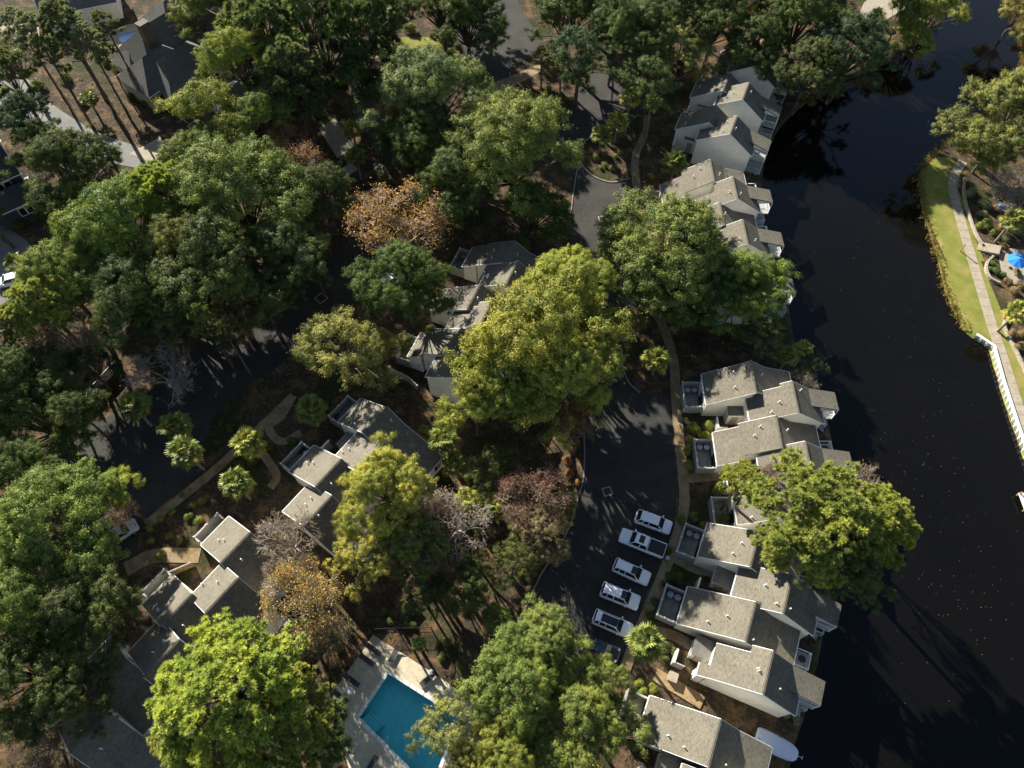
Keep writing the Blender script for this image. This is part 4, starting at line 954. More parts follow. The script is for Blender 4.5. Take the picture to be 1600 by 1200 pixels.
# ------------------------------------------------------------------ palms
def frond_mesh(seed, L=1.0, fan=0.75, n=13):
    """one fan leaf: petiole along +x, then a fan of drooping blades"""
    rng = random.Random(seed); V, Q = [], []
    def quad(a, b, c, d): i = len(V); V.extend([a, b, c, d]); Q.append((i, i + 1, i + 2, i + 3))
    w = .018
    quad((0, -w, 0), (L, -w, .10), (L, w, .10), (0, w, 0))
    for k in range(n):
        a = (k / (n - 1) - .5) * math.radians(210); l = fan * (1 - .28 * abs(k / (n - 1) - .5) * 2) * rng.uniform(.88, 1.1)
        dx, dy = math.cos(a), math.sin(a); z1 = .10 + .10 * l; dr = -.32 * l * rng.uniform(.6, 1.3); wm = .085
        b0 = (L, 0, .10); m = (L + dx * l * .55, dy * l * .55, z1); e = (L + dx * l, dy * l, z1 + dr)
        nx, ny = -dy, dx
        quad((b0[0] - nx * .02, b0[1] - ny * .02, b0[2]), (m[0] - nx * wm, m[1] - ny * wm, m[2] - .03), (m[0] + nx * wm, m[1] + ny * wm, m[2] + .03), (b0[0] + nx * .02, b0[1] + ny * .02, b0[2]))
        quad((m[0] - nx * wm, m[1] - ny * wm, m[2] - .03), (e[0] - nx * .02, e[1] - ny * .02, e[2]), (e[0] + nx * .02, e[1] + ny * .02, e[2]), (m[0] + nx * wm, m[1] + ny * wm, m[2] + .03))
    n_ = len(Q); r = np.random.default_rng(seed)
    return np_mesh('frond', np.array(V), np.array(Q), M['frond'], {'var': np.clip(r.normal(.5, .18, n_), 0, 1), 'clump': np.full(n_, r.uniform(.25, .8))})
FRONDS = [frond_mesh(200 + k, .95 + .1 * (k % 3), .78 + .06 * (k % 2)) for k in range(5)]
def palm(px, py, rpx, h, label, tint=(.17, .20, .055), nf=28, lean=None):
    c = P(px, py, h); R = rpx / PXM(py, h); s_ = R / 1.75
    lx, ly = lean if lean else (RNG.uniform(-.04, .04), RNG.uniform(-.04, .04))
    root = empty('palm_tree', (c.x - lx * h, c.y - ly * h, 0), 0); setp(root, label, 'palm tree', 'fan palms')
    b = MB(); pr = [(0.0, -.2), (.0, 0)]
    k = 8; prev = None
    for i in range(10):
        z0, z1 = h * i / 10, h * (i + 1) / 10
        r0 = .20 - .05 * i / 10; r1 = .20 - .05 * (i + 1) / 10
        b.tube((lx * z0, ly * z0, z0 - (.2 if i == 0 else 0)), (lx * z1, ly * z1, z1), r0 * 1.06, r1, k, False)
    for i in range(26):   # old leaf boots under the crown
        a = i * 2.4; z = h - .15 - .035 * i; r = .17
        b.tube((lx * z + math.cos(a) * r, ly * z + math.sin(a) * r, z), (lx * z + math.cos(a) * (r + .16), ly * z + math.sin(a) * (r + .16), z + .2), .045, .02, 4)
    b.build('trunk', M['palm_trunk'], root, True)
    for i in range(nf):
        f = link('frond', FRONDS[(i * 3 + int(px)) % 5], root)
        el = math.radians(72 - 105 * ((i + .5) / nf) ** 1.1 + RNG.uniform(-8, 8)); a = i * 2.39996 + RNG.uniform(-.2, .2)
        f.rotation_euler = (RNG.uniform(-.35, .35), -el, a); g = s_ * RNG.uniform(.9, 1.1); f.scale = (g, g, g); f.location = (lx * h, ly * h, h - .05)
        old = i / nf; t = RNG.uniform(.85, 1.15)
        f.color = (tint[0] * t * (1.25 if old > .88 else 1), tint[1] * t * (.8 if old > .88 else 1), tint[2] * t, 1)
    TREES.append((c.x, c.y, R)); return root
PAL_Y = (.26, .27, .06)
palm(1010, 1005, 32, 5.5, 'fan palm at the sidewalk below the last white car', nf=34)
palm(1025, 563, 24, 4.0, 'fan palm in the bark bed at the top of the dark car park', PAL_Y)
palm(996, 505, 15, 3.0, 'small shaded palm beside the bend of the sidewalk')
palm(985, 153, 18, 8.2, 'left-hand tall palm of the pair behind the kerb island', PAL_Y, lean=(0, 0))
palm(1018, 160, 17, 8.0, 'right-hand tall palm of the pair behind the kerb island')
palm(965, 192, 19, 4.5, 'upper palm of the clump on the kerb island', PAL_Y)
palm(940, 212, 18, 3.8, 'lower palm of the clump on the kerb island')
palm(1055, 258, 24, 3.5, 'shaded palm in front of the largest blue-grey gable')
palm(846, 90, 18, 6.8, 'palm with bare trunk in the bed beside the pale walkway')
palm(876, 102, 18, 5.5, 'second palm in the bed beside the pale walkway')
palm(905, 122, 18, 5.0, 'shaded palm at the end of the bed beside the road')
palm(210, 635, 27, 5.5, 'highest fan palm of three on the left lot')
palm(275, 668, 26, 5.0, 'middle fan palm of three on the left lot')
palm(290, 706, 29, 6.0, 'lowest fan palm of three on the left lot')
palm(388, 692, 28, 5.0, 'bright fan palm right of the tan sidewalk', PAL_Y)
palm(370, 755, 27, 5.0, 'fan palm below the bright palm beside the tan sidewalk')
palm(487, 640, 27, 4.5, 'fan palm at the patio of the top left-row townhouse')
palm(695, 690, 27, 5.5, 'fan palm beside the long dark rear roof')
palm(712, 725, 24, 4.0, 'darker palm below the palm by the long dark roof')
palm(730, 782, 22, 6.5, 'yellowish palm crown behind the bare white tree', PAL_Y)
palm(768, 790, 24, 4.5, 'palm left of the dark red tree')
palm(733, 890, 26, 4.5, 'palm below the tall bare white tree')
palm(880, 790, 26, 3.5, 'palm at the car park kerb beside the dark red tree')
palm(470, 992, 30, 5.5, 'palm above the brightest pine')
palm(775, 968, 26, 5.0, 'palm above the broad pool oak')
palm(655, 1006, 13, 3.5, 'small young palm beside the pool deck corner', (.14, .22, .05), nf=16)
palm(505, 1128, 28, 4.5, 'dark palm beside the pool deck and brightest pine')
palm(598, 30, 22, 5.0, 'palm beside the small lawn at the top')
palm(550, 204, 17, 5.5, 'pale palm beside the bright driveway', PAL_Y)
palm(556, 245, 17, 5.0, 'palm between the two bright driveways')
palm(300, 38, 20, 6.0, 'pale palm at the right end of the large house roof', (.14, .17, .08))
palm(138, 155, 14, 3.0, 'small palm on the sandy ground left of the large house')
palm(24, 412, 18, 4.0, 'palm above the white car at the left edge', PAL_Y)
palm(1256, 545, 16, 4.5, 'bright palm at the lagoon edge above the middle row', PAL_Y)
palm(1232, 555, 18, 4.0, 'dark palm beside the bright lagoon palm')
palm(1588, 490, 22, 4.5, 'palm beside the stone wall on the right bank', PAL_Y)
palm(1582, 345, 22, 5.0, 'palm above the blue umbrella on the right bank')
palm(1110, 22, 18, 6.5, 'dim palm at the top edge above the lagoon townhouses')
palm(1172, 22, 17, 5.0, 'dim palm right of the other top edge palm')

# ------------------------------------------------------------------ cars
def loft(sections):
    """sections: list of rings (same count), open rings left->right; ends capped"""
    b = MB(); n = len(sections[0])
    for r in sections: b.v += [tuple(p) for p in r]
    for i in range(len(sections) - 1):
        for j in range(n - 1): a = i * n + j; b.f.append((a, a + 1, a + n + 1, a + n))
    b.f.append(tuple(range(n))); m = (len(sections) - 1) * n; b.f.append(tuple(m + j for j in reversed(range(n))))
    return b
def fix_normals(o):
    bm = bmesh.new(); bm.from_mesh(o.data); bmesh.ops.recalc_face_normals(bm, faces=bm.faces); bm.to_mesh(o.data); bm.free()
def wheel_mesh():
    t = MB(); k = 18
    prof = [(.20, -.10), (.31, -.11), (.345, -.07), (.345, .07), (.31, .11), (.20, .10)]
    for (r, y) in prof:
        for i in range(k): a = 2 * math.pi * i / k; t.v.append((r * math.cos(a), y, r * math.sin(a)))
    for m in range(len(prof) - 1):
        for i in range(k): j = (i + 1) % k; t.f.append((m * k + i, m * k + j, (m + 1) * k + j, (m + 1) * k + i))
    r = MB()
    for s_ in (-1, 1):
        for i in range(5):
            a = i * 2 * math.pi / 5; r.hexa([(math.cos(a + q) * rr, s_ * .085, math.sin(a + q) * rr) for rr, q in ((.04, -.5), (.22, -.14), (.22, .14), (.04, .5))], [(math.cos(a + q) * rr, s_ * .105, math.sin(a + q) * rr) for rr, q in ((.04, -.5), (.22, -.14), (.22, .14), (.04, .5))])
    return t.mesh('tyre', M['tyre'], True), r.mesh('rim', M['metal'])
TYRE, RIM = wheel_mesh()
def car(kind, px, py, heading, pm, label, L=4.6, W=1.86, sunroof=None, rails=False, roof_mat=None, spare=False, H=1.68):
    c = P(px, py, 0.8); root = empty('parked_car' if kind != 'pickup' else 'pickup_truck', (c.x, c.y, 0.02), heading); setp(root, label, 'pickup truck' if kind == 'pickup' else 'car', 'parked vehicles')
    h = L / 2; hw = W / 2; belt = 1.0 if kind != 'sedan' else .92; paintm = M[pm]
    nose = {'suv': 1.22, 'hatch': 1.08, 'sedan': 1.1, 'pickup': 1.35}[kind]; xw = h - nose       # windshield base
    st = []
    xs_ = [-h, -h + .06, -h + .22, -h + .6, -1.0, -.3, .4, xw - .1, xw + .25, h - .55, h - .25, h - .08, h]
    for x in xs_:
        e = min(1.0, (h - abs(x)) / .45); y = hw * (.80 + .20 * math.sqrt(max(0, 1 - (1 - e) ** 2)))
        zt = belt if x < xw else belt - .06 - .22 * ((x - xw) / nose) ** 2.2
        if x <= -h + .06: zt -= .12
        z0 = .26 if abs(x) < h - .1 else .36
        st.append([(x, -y * .90, z0), (x, -y, .45), (x, -y * 1.0, .68), (x, -y * .97, zt - .10), (x, -y * .90, zt - .01), (x, -y * .45, zt + .02), (x, 0, zt + .025), (x, y * .45, zt + .02), (x, y * .90, zt - .01), (x, y * .97, zt - .10), (x, y, .68), (x, y, .45), (x, y * .90, z0)])
    o = loft(st).build('body', paintm, root, True); fix_normals(o)
    # cabin
    rear = {'suv': -h + .10, 'hatch': -h + .18, 'sedan': -h + .75, 'pickup': -.75}[kind]
    rf = xw - (.62 if kind != 'pickup' else .60); rr = rear + {'suv': .28, 'hatch': .55, 'sedan': .75, 'pickup': .18}[kind]
    wb, wr = hw * .90, hw * .70
    def sec(x, z, w, zb): return [(x, -w, z), (x, w, z)]
    base = [(xw, wb * .94), (rear, wb * .94)]
    V = [(xw, -wb * .92, belt), (xw, wb * .92, belt), (rf, wr, H), (rf, -wr, H), (rear, -wb * .94, belt), (rear, wb * .94, belt), (rr, wr, H - .02), (rr, -wr, H - .02)]
    xm = (rf + rr) / 2; V += [(xm, wr * 1.02, H + .035), (xm, -wr * 1.02, H + .035)]
    cb = MB(); cb.v = V; cb.f = [(0, 1, 2, 3), (5, 4, 7, 6), (3, 2, 8, 9), (9, 8, 6, 7), (1, 5, 6, 8, 2), (4, 0, 3, 9, 7)]
    o = cb.build('cabin', M['glass'], root); fix_normals(o)
    def panel(name, q, mat, t=.02, ins=0.0):
        q = [Vector(p) for p in q]; cen = sum(q, Vector()) / len(q); n = (q[1] - q[0]).cross(q[2] - q[0]).normalized()
        if n.dot(cen - Vector((0, 0, .8))) < 0: q.reverse(); n = -n
        q = [p + (cen - p) * ins for p in q]; b = MB(); k = len(q)
        b.v = [tuple(p + n * .002) for p in q] + [tuple(p + n * t) for p in q]; b.f = [tuple(k + i for i in range(k))] + [(i, (i + 1) % k, k + (i + 1) % k, k + i) for i in range(k)]
        return b.build(name, mat, root)
    rm = M[roof_mat] if roof_mat else paintm
    rp = MB(); rp.v = [(rf + .05, -wr, H - .03), (rf + .05, wr, H - .03), (rf - .12, -wr * .96, H + .05), (rf - .12, wr * .96, H + .05), (xm, -wr * 1.0, H + .07), (xm, wr * 1.0, H + .07), (rr + .10, -wr * .96, H + .04), (rr + .10, wr * .96, H + .04), (rr - .08, -wr, H - .04), (rr - .08, wr, H - .04)]
    rp.f = [(0, 1, 3, 2), (2, 3, 5, 4), (4, 5, 7, 6), (6, 7, 9, 8), (0, 2, 4, 6, 8), (1, 9, 7, 5, 3)]
    o = rp.build('roof', rm, root, False); fix_normals(o)
    # pillars in body colour
    pl = MB()
    for s_ in (-1, 1):
        for (a, b_) in (((xw, wb * .92, belt), (rf, wr, H)), ((rear, wb * .94, belt), (rr, wr, H)), (((xw + rear) / 2 - .1, wb * .97, belt), ((rf + rr) / 2, wr * 1.03, H + .02))):
            pl.tube((a[0], a[1] * s_, a[2] - .02), (b_[0], b_[1] * s_, b_[2]), .055, .05, 6)
        if kind in ('suv', 'hatch'): pl.tube((rear + .75, s_ * wb * .97, belt - .02), (rr + .55, s_ * wr * 1.03, H), .07, .05, 6)
        pl.tube((rear, s_ * wb * .93, belt + .0), (rear, -s_ * .0, belt), .05, .05, 5)
    pl.build('pillar', paintm, root, True)
    panel('windshield', [V[0], V[1], V[2], V[3]], M['glass'], .012, .06)
    if sunroof: s0, s1 = sunroof; b = MB(); b.hexa([(s0, -wr * .72, H + .045), (s1, -wr * .72, H + .045), (s1, wr * .72, H + .045), (s0, wr * .72, H + .045)], [(s0, -wr * .70, H + .088), (s1, -wr * .70, H + .088), (s1, wr * .70, H + .088), (s0, wr * .70, H + .088)]); b.build('sunroof', M['glass'], root)
    if rails:
        for s_ in (-1, 1): b = MB(); b.box(rr + .2, rf - .1, s_ * wr * .94 - .02, s_ * wr * .94 + .02, H + .07, H + .12); b.build('roof_rail', M['dark_metal'], root)
    for s_ in (-1, 1):
        b = MB(); b.hexa([(xw - .42, s_ * (hw - .02), belt + .0), (xw - .22, s_ * (hw - .02), belt), (xw - .24, s_ * (hw + .20), belt + .02), (xw - .38, s_ * (hw + .20), belt + .02)], [(xw - .42, s_ * (hw - .02), belt + .15), (xw - .22, s_ * (hw - .02), belt + .15), (xw - .24, s_ * (hw + .20), belt + .16), (xw - .38, s_ * (hw + .20), belt + .16)])
        o = b.build('mirror', paintm, root); fix_normals(o)
        b = MB(); b.hexa([(h - .30, s_ * hw * .60, .62), (h - .02, s_ * hw * .60, .62), (h - .12, s_ * hw * .92, .62), (h - .38, s_ * hw * .95, .62)], [(h - .30, s_ * hw * .60, .76), (h - .06, s_ * hw * .60, .74), (h - .16, s_ * hw * .91, .75), (h - .38, s_ * hw * .945, .78)])
        o = b.build('headlight', M['lamp_clear'], root); fix_normals(o)
        b = MB(); b.box(-h - .015, -h + .12, s_ * hw * .76 - .12, s_ * hw * .76 + .12, .68, .92); b.build('tail_light', M['lamp_red'], root)
        for x in (h - .88, -h + .86):
            w = link('wheel', TYRE, root); w.location = (x, s_ * (hw - .10), .345); r = link('rim', RIM, w)
    b = MB(); b.box(h - .03, h + .02, -.5, .5, .42, .62); b.build('grille', M['dark_metal'], root)
    # shut line of the bonnet
    b = MB(); b.box(xw + .06, xw + .075, -hw * .8, hw * .8, belt - .05, belt - .02); b.build('bonnet_seam', M['dark_metal'], root)
    if spare: b = MB(); b.tube((-h - .02, 0, .95), (-h - .22, 0, .95), .34, .34, 16); b.build('spare_wheel', M['tyre'], root)
    if kind == 'pickup':
        x0, x1 = -h + .08, -.85
        b = MB(); b.box(x0, x1, -hw * .84, hw * .84, belt + .035, belt + .06); b.build('cargo_bed', M['dark_metal'], root)
        b = MB()
        for s_ in (-1, 1): b.box(x0 - .02, x1, s_ * hw * .9 - .05, s_ * hw * .9 + .05, belt - .02, belt + .11)
        b.box(x0 - .06, x0 - .004, -hw * .9, hw * .9, belt - .1, belt + .10); b.build('bed_rail', paintm, root)
    return root
HD = math.radians(-23.0)
car('hatch', 1021, 815, HD + .03, 'car_white', 'white hatchback at the upper end of the row of parked cars', L=4.75, W=1.9, H=1.6)
car('pickup', 1004, 848, HD + math.pi, 'car_white', 'white pickup truck with dark cargo bed backed against the sidewalk', L=5.9, W=2.02, sunroof=(-.1, .55), H=1.85)
car('suv', 987, 893, HD - .035, 'car_white', 'white estate car with small sunroof, third in the parked row', L=4.7, W=1.88, sunroof=(-.1, .6), rails=True, H=1.62)
car('suv', 969, 931, HD + .02, 'car_white', 'boxy white off-roader with spare wheel, fourth in the parked row', L=4.85, W=1.92, sunroof=(.05, .7), rails=True, spare=True, H=1.78)
car('suv', 957, 974, HD, 'car_white', 'white car with long black glass roof, fifth in the parked row', L=4.8, W=1.92, sunroof=(-1.45, .55), rails=True, H=1.66)
car('sedan', 938, 1012, HD, 'car_dark', 'dark blue car half hidden under the oak at the end of the parked row', L=4.7, W=1.85, H=1.45)
car('sedan', 186, 833, math.radians(38), 'car_silver', 'silver car under the small brown tree in the left lot', L=4.6, H=1.45)
car('hatch', 16, 437, math.radians(-160), 'car_white', 'white car cut by the left edge of the picture', L=4.4, H=1.5)
car('suv', 608, 440, math.radians(48), 'car_white', 'white car glimpsed through the deep green oak', L=4.8)

# ------------------------------------------------------------------ swimming pool
def wpx(x, y, z=0.0): v = P(x, y, z); return (v.x, v.y)
deck_px = [(583, 992), (668, 1046), (742, 1096), (760, 1150), (690, 1250), (560, 1250), (545, 1200), (528, 1140), (519, 1083)]
dk = ccw([wpx(x, y, .06) for x, y in deck_px]); pl = ccw(POOL)
ROADS.append(np.array(dk))
bm = bmesh.new()
ov = [bm.verts.new((x, y, .06)) for x, y in dk]; iv = [bm.verts.new((x, y, .06)) for x, y in pl]
ed = [bm.edges.new((ov[i], ov[(i + 1) % len(ov)])) for i in range(len(ov))] + [bm.edges.new((iv[i], iv[(i + 1) % 4])) for i in range(4)]
bmesh.ops.triangle_fill(bm, use_beauty=True, edges=ed)
kill = [f for f in bm.faces if inside(np.array(pl), np.array([[f.calc_center_median().x, f.calc_center_median().y]]))[0]]
bmesh.ops.delete(bm, geom=kill, context='FACES_ONLY')
me = bpy.data.meshes.new('pavement'); bm.to_mesh(me); bm.free(); me.materials.append(M['deck_pool'])
setp(link('pavement', me), kind='structure')
pr = empty('swimming_pool', (pc[0], pc[1], 0)); setp(pr, 'turquoise swimming pool with white coping below the oak', 'pool')
pa = np.array(pl) - pc
def inset(a, d):
    out = []; n = len(a)
    for i in range(n):
        p, q, r = a[i - 1], a[i], a[(i + 1) % n]
        e1 = (q - p) / np.linalg.norm(q - p); e2 = (r - q) / np.linalg.norm(r - q); n1 = np.array([-e1[1], e1[0]]); n2 = np.array([-e2[1], e2[0]])
        m = n1 + n2; m /= m @ n1; out.append(q + m * d)
    return np.array(out)
bas = MB(); t, bt = inset(pa, .0), inset(pa, .0)
for i in range(4):
    j = (i + 1) % 4; bas.poly([(*pa[j], -1.7), (*pa[i], -1.7), (*pa[i], .05), (*pa[j], .05)][::-1])
bas.poly([(*p, -1.7) for p in pa]); bas.build('basin', M['pool_floor'], pr)
w = MB(); w.poly([(*p, -.06) for p in inset(pa, .01)]); w.build('pool_water', M['pool_water'], pr)
cp_o, cp_i = inset(pa, -.34), inset(pa, .06)
for i in range(4):
    j = (i + 1) % 4; L = np.linalg.norm(pa[j] - pa[i]); k = max(2, int(L / .95))
    for s_ in range(k):
        a, b = s_ / k + .004, (s_ + 1) / k - .004
        q = [cp_o[i] + (cp_o[j] - cp_o[i]) * a, cp_o[i] + (cp_o[j] - cp_o[i]) * b, cp_i[i] + (cp_i[j] - cp_i[i]) * b, cp_i[i] + (cp_i[j] - cp_i[i]) * a]
        m = MB(); m.prism([tuple(p) for p in q], -.04, .10 + random.uniform(-.004, .004)); m.build('coping_stone', M['white_stone'], pr)
for k in range(4):
    i0, i1 = pa[0], pa[1]; e_ = (i1 - i0) / np.linalg.norm(i1 - i0); n_ = np.array([-e_[1], e_[0]]); q0 = i0 + e_ * .3
    m = MB(); m.prism(ccw([tuple(q0 + n_ * (.05 + .32 * k)), tuple(q0 + e_ * 2.2 + n_ * (.05 + .32 * k)), tuple(q0 + e_ * 2.2 + n_ * (.35 + .32 * k)), tuple(q0 + n_ * (.35 + .32 * k))]), -1.69, -.35 - .28 * k); m.build('step', M['pool_floor'], pr)
ld = MB(); c = np.array(wpx(603, 1160, .1)) - pc
for s_ in (0, .5):
    for k in range(6): a0, a1 = math.pi * k / 6, math.pi * (k + 1) / 6; ld.tube((c[0] + s_ * .6, c[1] + .45 * math.cos(a0) + s_ * .4, .1 + .75 * math.sin(a0)), (c[0] + s_ * .6, c[1] + .45 * math.cos(a1) + s_ * .4, .1 + .75 * math.sin(a1)), .03, .03, 6)
ld.build('handrail', M['metal'], pr)
def lounger(px, py, rz, label):
    v = P(px, py, .3); root = empty('sun_lounger', (v.x, v.y, .06), rz); setp(root, label, 'sun lounger', 'sun loungers on the pool deck')
    f = MB()
    for y in (-.33, .33): f.box(-1.0, .55, y - .025, y + .025, .28, .33)
    f.box(.5, .55, -.30, .30, .28, .33); f.box(-1.0, -.95, -.30, .30, .28, .33); f.build('frame', M['metal'], root)
    for x in (-.85, .45):
        for y in (-.33, .33): l = MB(); l.box(x - .025, x + .025, y - .02, y + .02, 0, .279); l.build('leg', M['metal'], root)
    s_ = MB(); s_.box(-.97, .5, -.295, .295, .332, .352); s_.build('seat', M['sling'], root)
    s_ = MB(); s_.hexa([(.5, -.30, .335), (1.08, -.30, .62), (1.08, .30, .62), (.5, .30, .335)], [(.49, -.30, .36), (1.07, -.30, .645), (1.07, .30, .645), (.49, .30, .36)]); s_.build('backrest', M['sling'], root)
ra = math.radians(147)
for q in ((585, 1016, ra, 'sun lounger nearest the top corner of the pool deck'), (574, 1032, ra, 'second sun lounger from the top corner along the fence'), (616, 1022, math.radians(65), 'sun lounger turned sideways at the top deck edge'),
          (551, 1064, ra, 'sun lounger beside the white round table'), (533, 1090, ra, 'sun lounger below the white round table'), (521, 1112, ra, 'sun lounger at the lower end of the pool fence'),
          (668, 1062, math.radians(40), 'sun lounger at the deck edge under the pool oak'), (580, 1196, math.radians(60), 'sun lounger cut by the bottom edge of the picture')):
    lounger(*q)
def round_table(px, py, label, r=.42):
    v = P(px, py, .5); t = empty('side_table', (v.x, v.y, .06)); setp(t, label, 'table', 'white round poolside tables')
    b = MB(); b.lathe([(.22, 0), (.22, .03), (.04, .05), (.04, .5)], 10); b.build('pedestal', M['white_plastic'], t)
    b = MB(); b.lathe([(r, .5), (r + .01, .53), (r, .55)], 18); b.build('table_top', M['white_plastic'], t)
round_table(547, 1079, 'white round table between two loungers by the pool'); round_table(522, 1097, 'white round table at the corner of the pool fence', .36); round_table(674, 1050, 'small white round table at the deck edge under the oak', .3)
def fence(px, label, h=1.4, mat='dark_metal', name='metal_fence', step=.13, post=1.9):
    pts = [P(x, y) for x, y in px]; root = empty(name, pts[0]); setp(root, label, 'fence'); o = pts[0]; pk, rl = MB(), MB()
    for a, b in zip(pts, pts[1:]):
        L = (b - a).length; a, b = a - o, b - o; n = max(1, int(L / post))
        for z in (.15, h - .08): rl.tube(a + Vector((0, 0, z)), b + Vector((0, 0, z)), .025, .025, 5)
        for k in range(int(L / step)): q = a.lerp(b, (k + .5) * step / L); pk.box(q.x - .011, q.x + .011, q.y - .011, q.y + .011, .05, h)
        for k in range(n + 1): q = a.lerp(b, k / n); m = MB(); m.box(q.x - .05, q.x + .05, q.y - .05, q.y + .05, -.2, h + .1); m.build('post', M[mat], root)
    rl.build('rail', M[mat], root); p = pk.build('picket', M[mat], root); p['kind'] = 'stuff'
fence([(513, 1092), (545, 1046), (583, 986), (622, 985), (675, 984)], 'dark metal fence round the upper side of the swimming pool')
def board_fence(px, label, h=1.6, mat='fence_board', w=.35):
    pts = [P(x, y) for x, y in px]; root = empty('board_fence', pts[0]); setp(root, label, 'fence'); o = pts[0]
    for a, b in zip(pts, pts[1:]):
        d = (b - a); L = d.length; d.normalize(); n = Vector((-d.y, d.x, 0)) * .03; k = int(L / w)
        for i in range(k):
            p, q = a - o + d * (i * w + .012), a - o + d * ((i + 1) * w - .012); hh = h + random.uniform(-.02, .02)
            m = MB(); m.hexa((p - n, q - n, q + n, p + n), [v + Vector((0, 0, hh)) for v in (p - n, q - n, q + n, p + n)]); m.build('board', M[mat], root)
        m = MB(); p, q = a - o, b - o; n2 = n * 2.2
        m.hexa([v + Vector((0, 0, h + .03)) for v in (p - n2, q - n2, q + n2, p + n2)], [v + Vector((0, 0, h + .09)) for v in (p - n2, q - n2, q + n2, p + n2)]); m.build('top_rail', M['deck_board'], root)
board_fence([(134, 628), (160, 604), (186, 574)], 'long wooden board fence beside the fan palms on the left')
board_fence([(143, 622), (155, 633)], 'short piece of board fence at the corner of the left lot')
board_fence([(545, 318), (600, 303)], 'shaded board fence above the orange tree')
board_fence([(262, 903), (306, 884)], 'tan slatted wall beside the path of the left row', 1.5, 'wood')
board_fence([(607, 582), (640, 598), (655, 612)], 'board wall at the corner of the middle townhouses')

# ------------------------------------------------------------------ houses of the upper left
def gable(root, cx, cy, L, W, ze, zr, ang, roof, wall, over=.4, hip=0.0, z0=0):
    """gable block, ridge along its local x"""
    R = Matrix.Rotation(ang, 4, 'Z'); T = lambda x, y, z: tuple(Vector((cx, cy, 0)) + R @ Vector((x, y, z)))
    h, w = L / 2, W / 2; s = (zr - ze) / w; zo = ze - s * over
    b = MB(); hx = h - hip
    for sg in (-1, 1):
        q = [T(-h - over * (1 if hip else .6), sg * (w + over), zo), T(h + over * (1 if hip else .6), sg * (w + over), zo), T(hx + (0 if hip else over * .6), 0, zr), T(-hx - (0 if hip else over * .6), 0, zr)]
        b.hexa([(p[0], p[1], p[2] - .16) for p in q], q)
    if hip:
        for sg in (-1, 1):
            b.poly([T(sg * (h + over), -(w + over), zo), T(sg * (h + over), (w + over), zo), T(sg * hx, 0, zr)])
    o = b.build('roof', M[roof], root); fix_normals(o)
    b = MB(); i = .0
    b.v = [T(-h, -w, z0), T(h, -w, z0), T(h, w, z0), T(-h, w, z0), T(-h, -w, ze - .2), T(h, -w, ze - .2), T(h, w, ze - .2), T(-h, w, ze - .2), T(-hx, 0, zr - .22), T(hx, 0, zr - .22)]
    b.f = [(0, 1, 5, 4), (2, 3, 7, 6), (1, 2, 6, 9, 5) if not hip else (1, 2, 6, 5), (3, 0, 4, 8, 7) if not hip else (3, 0, 4, 7)]
    o = b.build('wall', M[wall], root); fix_normals(o)
    b = MB()
    for sg in (-1, 1):
        p, q = T(-h - over, sg * (w + over + .06), zo), T(h + over, sg * (w + over + .06), zo)
        b.tube((p[0], p[1], p[2] - .06), (q[0], q[1], q[2] - .06), .09, .09, 5)
    if not hip:
        for sx in (-1, 1):
            for sg in (-1, 1):
                p, q = T(sx * (h + over * .62), sg * (w + over), zo - .05), T(sx * (h + over * .62), 0, zr - .05); b.tube(p, q, .08, .08, 5)
    b.build('fascia', M['trim'], root)
hp = P(240, 85, 0); A_ = math.atan2(P(280, 38, 8).y - P(222, 75, 8).y, P(280, 38, 8).x - P(222, 75, 8).x)
hs = empty('house'); setp(hs, 'large house with grey hipped roofs and brick chimney beside a round blue pool', 'house')
ca, sa = math.cos(A_), math.sin(A_)
def hip_block(corner, L, W, ze, zr, hip):
    cx, cy = corner.x + ca * L / 2 - sa * W / 2, corner.y + sa * L / 2 + ca * W / 2; gable(hs, cx, cy, L, W, ze, zr, A_, 'roof_grey', 'siding_tan', .5, hip)
hip_block(P(236, 108, 4.6), 18, 9.4, 4.8, 8.8, 3.6)
hip_block(P(204, 108, 3.8), 9, 5.2, 3.6, 5.7, 2.6)
hip_block(P(232, 146, 4.0), 12, 8.5, 4.0, 7.2, 3.8)
hip_block(P(268, 149, 3.8), 13, 9.5, 3.9, 7.4, 4.2)
hip_block(P(262, 48, 4.5), 12, 8, 4.2, 7.0, 3.6)
cpos = P(234, 62, 7.5); b = MB(); b.box(-.9, .9, -.7, .7, 4.5, 10.6); b.box(-1.0, 1.0, -.8, .8, 10.6, 10.9)
o = b.build('chimney', M['brick'], hs); o.location = (cpos.x, cpos.y, 0); o.rotation_euler = (0, 0, A_)
c0 = P(232, 146, 4.0); c1 = P(268, 149, 3.8)
for (cc_, a) in ((c0, 1.6), (c1, 2.5), (c1, 6.0), (c1, 9.5)):
    f = MB(); f.box(-.75, .75, -.05, .02, 1.0, 2.6); wdw = f.build('window', M['trim'], hs); wdw.location = (cc_.x + ca * a + sa * .02, cc_.y + sa * a - ca * .02, 0); wdw.rotation_euler = (0, 0, A_)
    q = MB(); q.box(-.65, .65, -.08, -.052, 1.1, 2.5); q.build('pane', M['glass'], wdw)
pp = P(204, 60, 0); rp = empty('round_pool', (pp.x, pp.y, 0)); setp(rp, 'small oval blue pool behind the large house', 'pool')
b = MB(); b.lathe([(4.6, 0), (4.6, .10), (2.35, .10)], 28); o = b.build('paving', M['concrete'], rp)
b = MB(); b.poly([(2.2 * math.cos(2 * math.pi * k / 28), 1.7 * math.sin(2 * math.pi * k / 28), .125) for k in range(28)]); b.build('water_surface', plain('blue_pool', (.05, .30, .62), .15), rp)
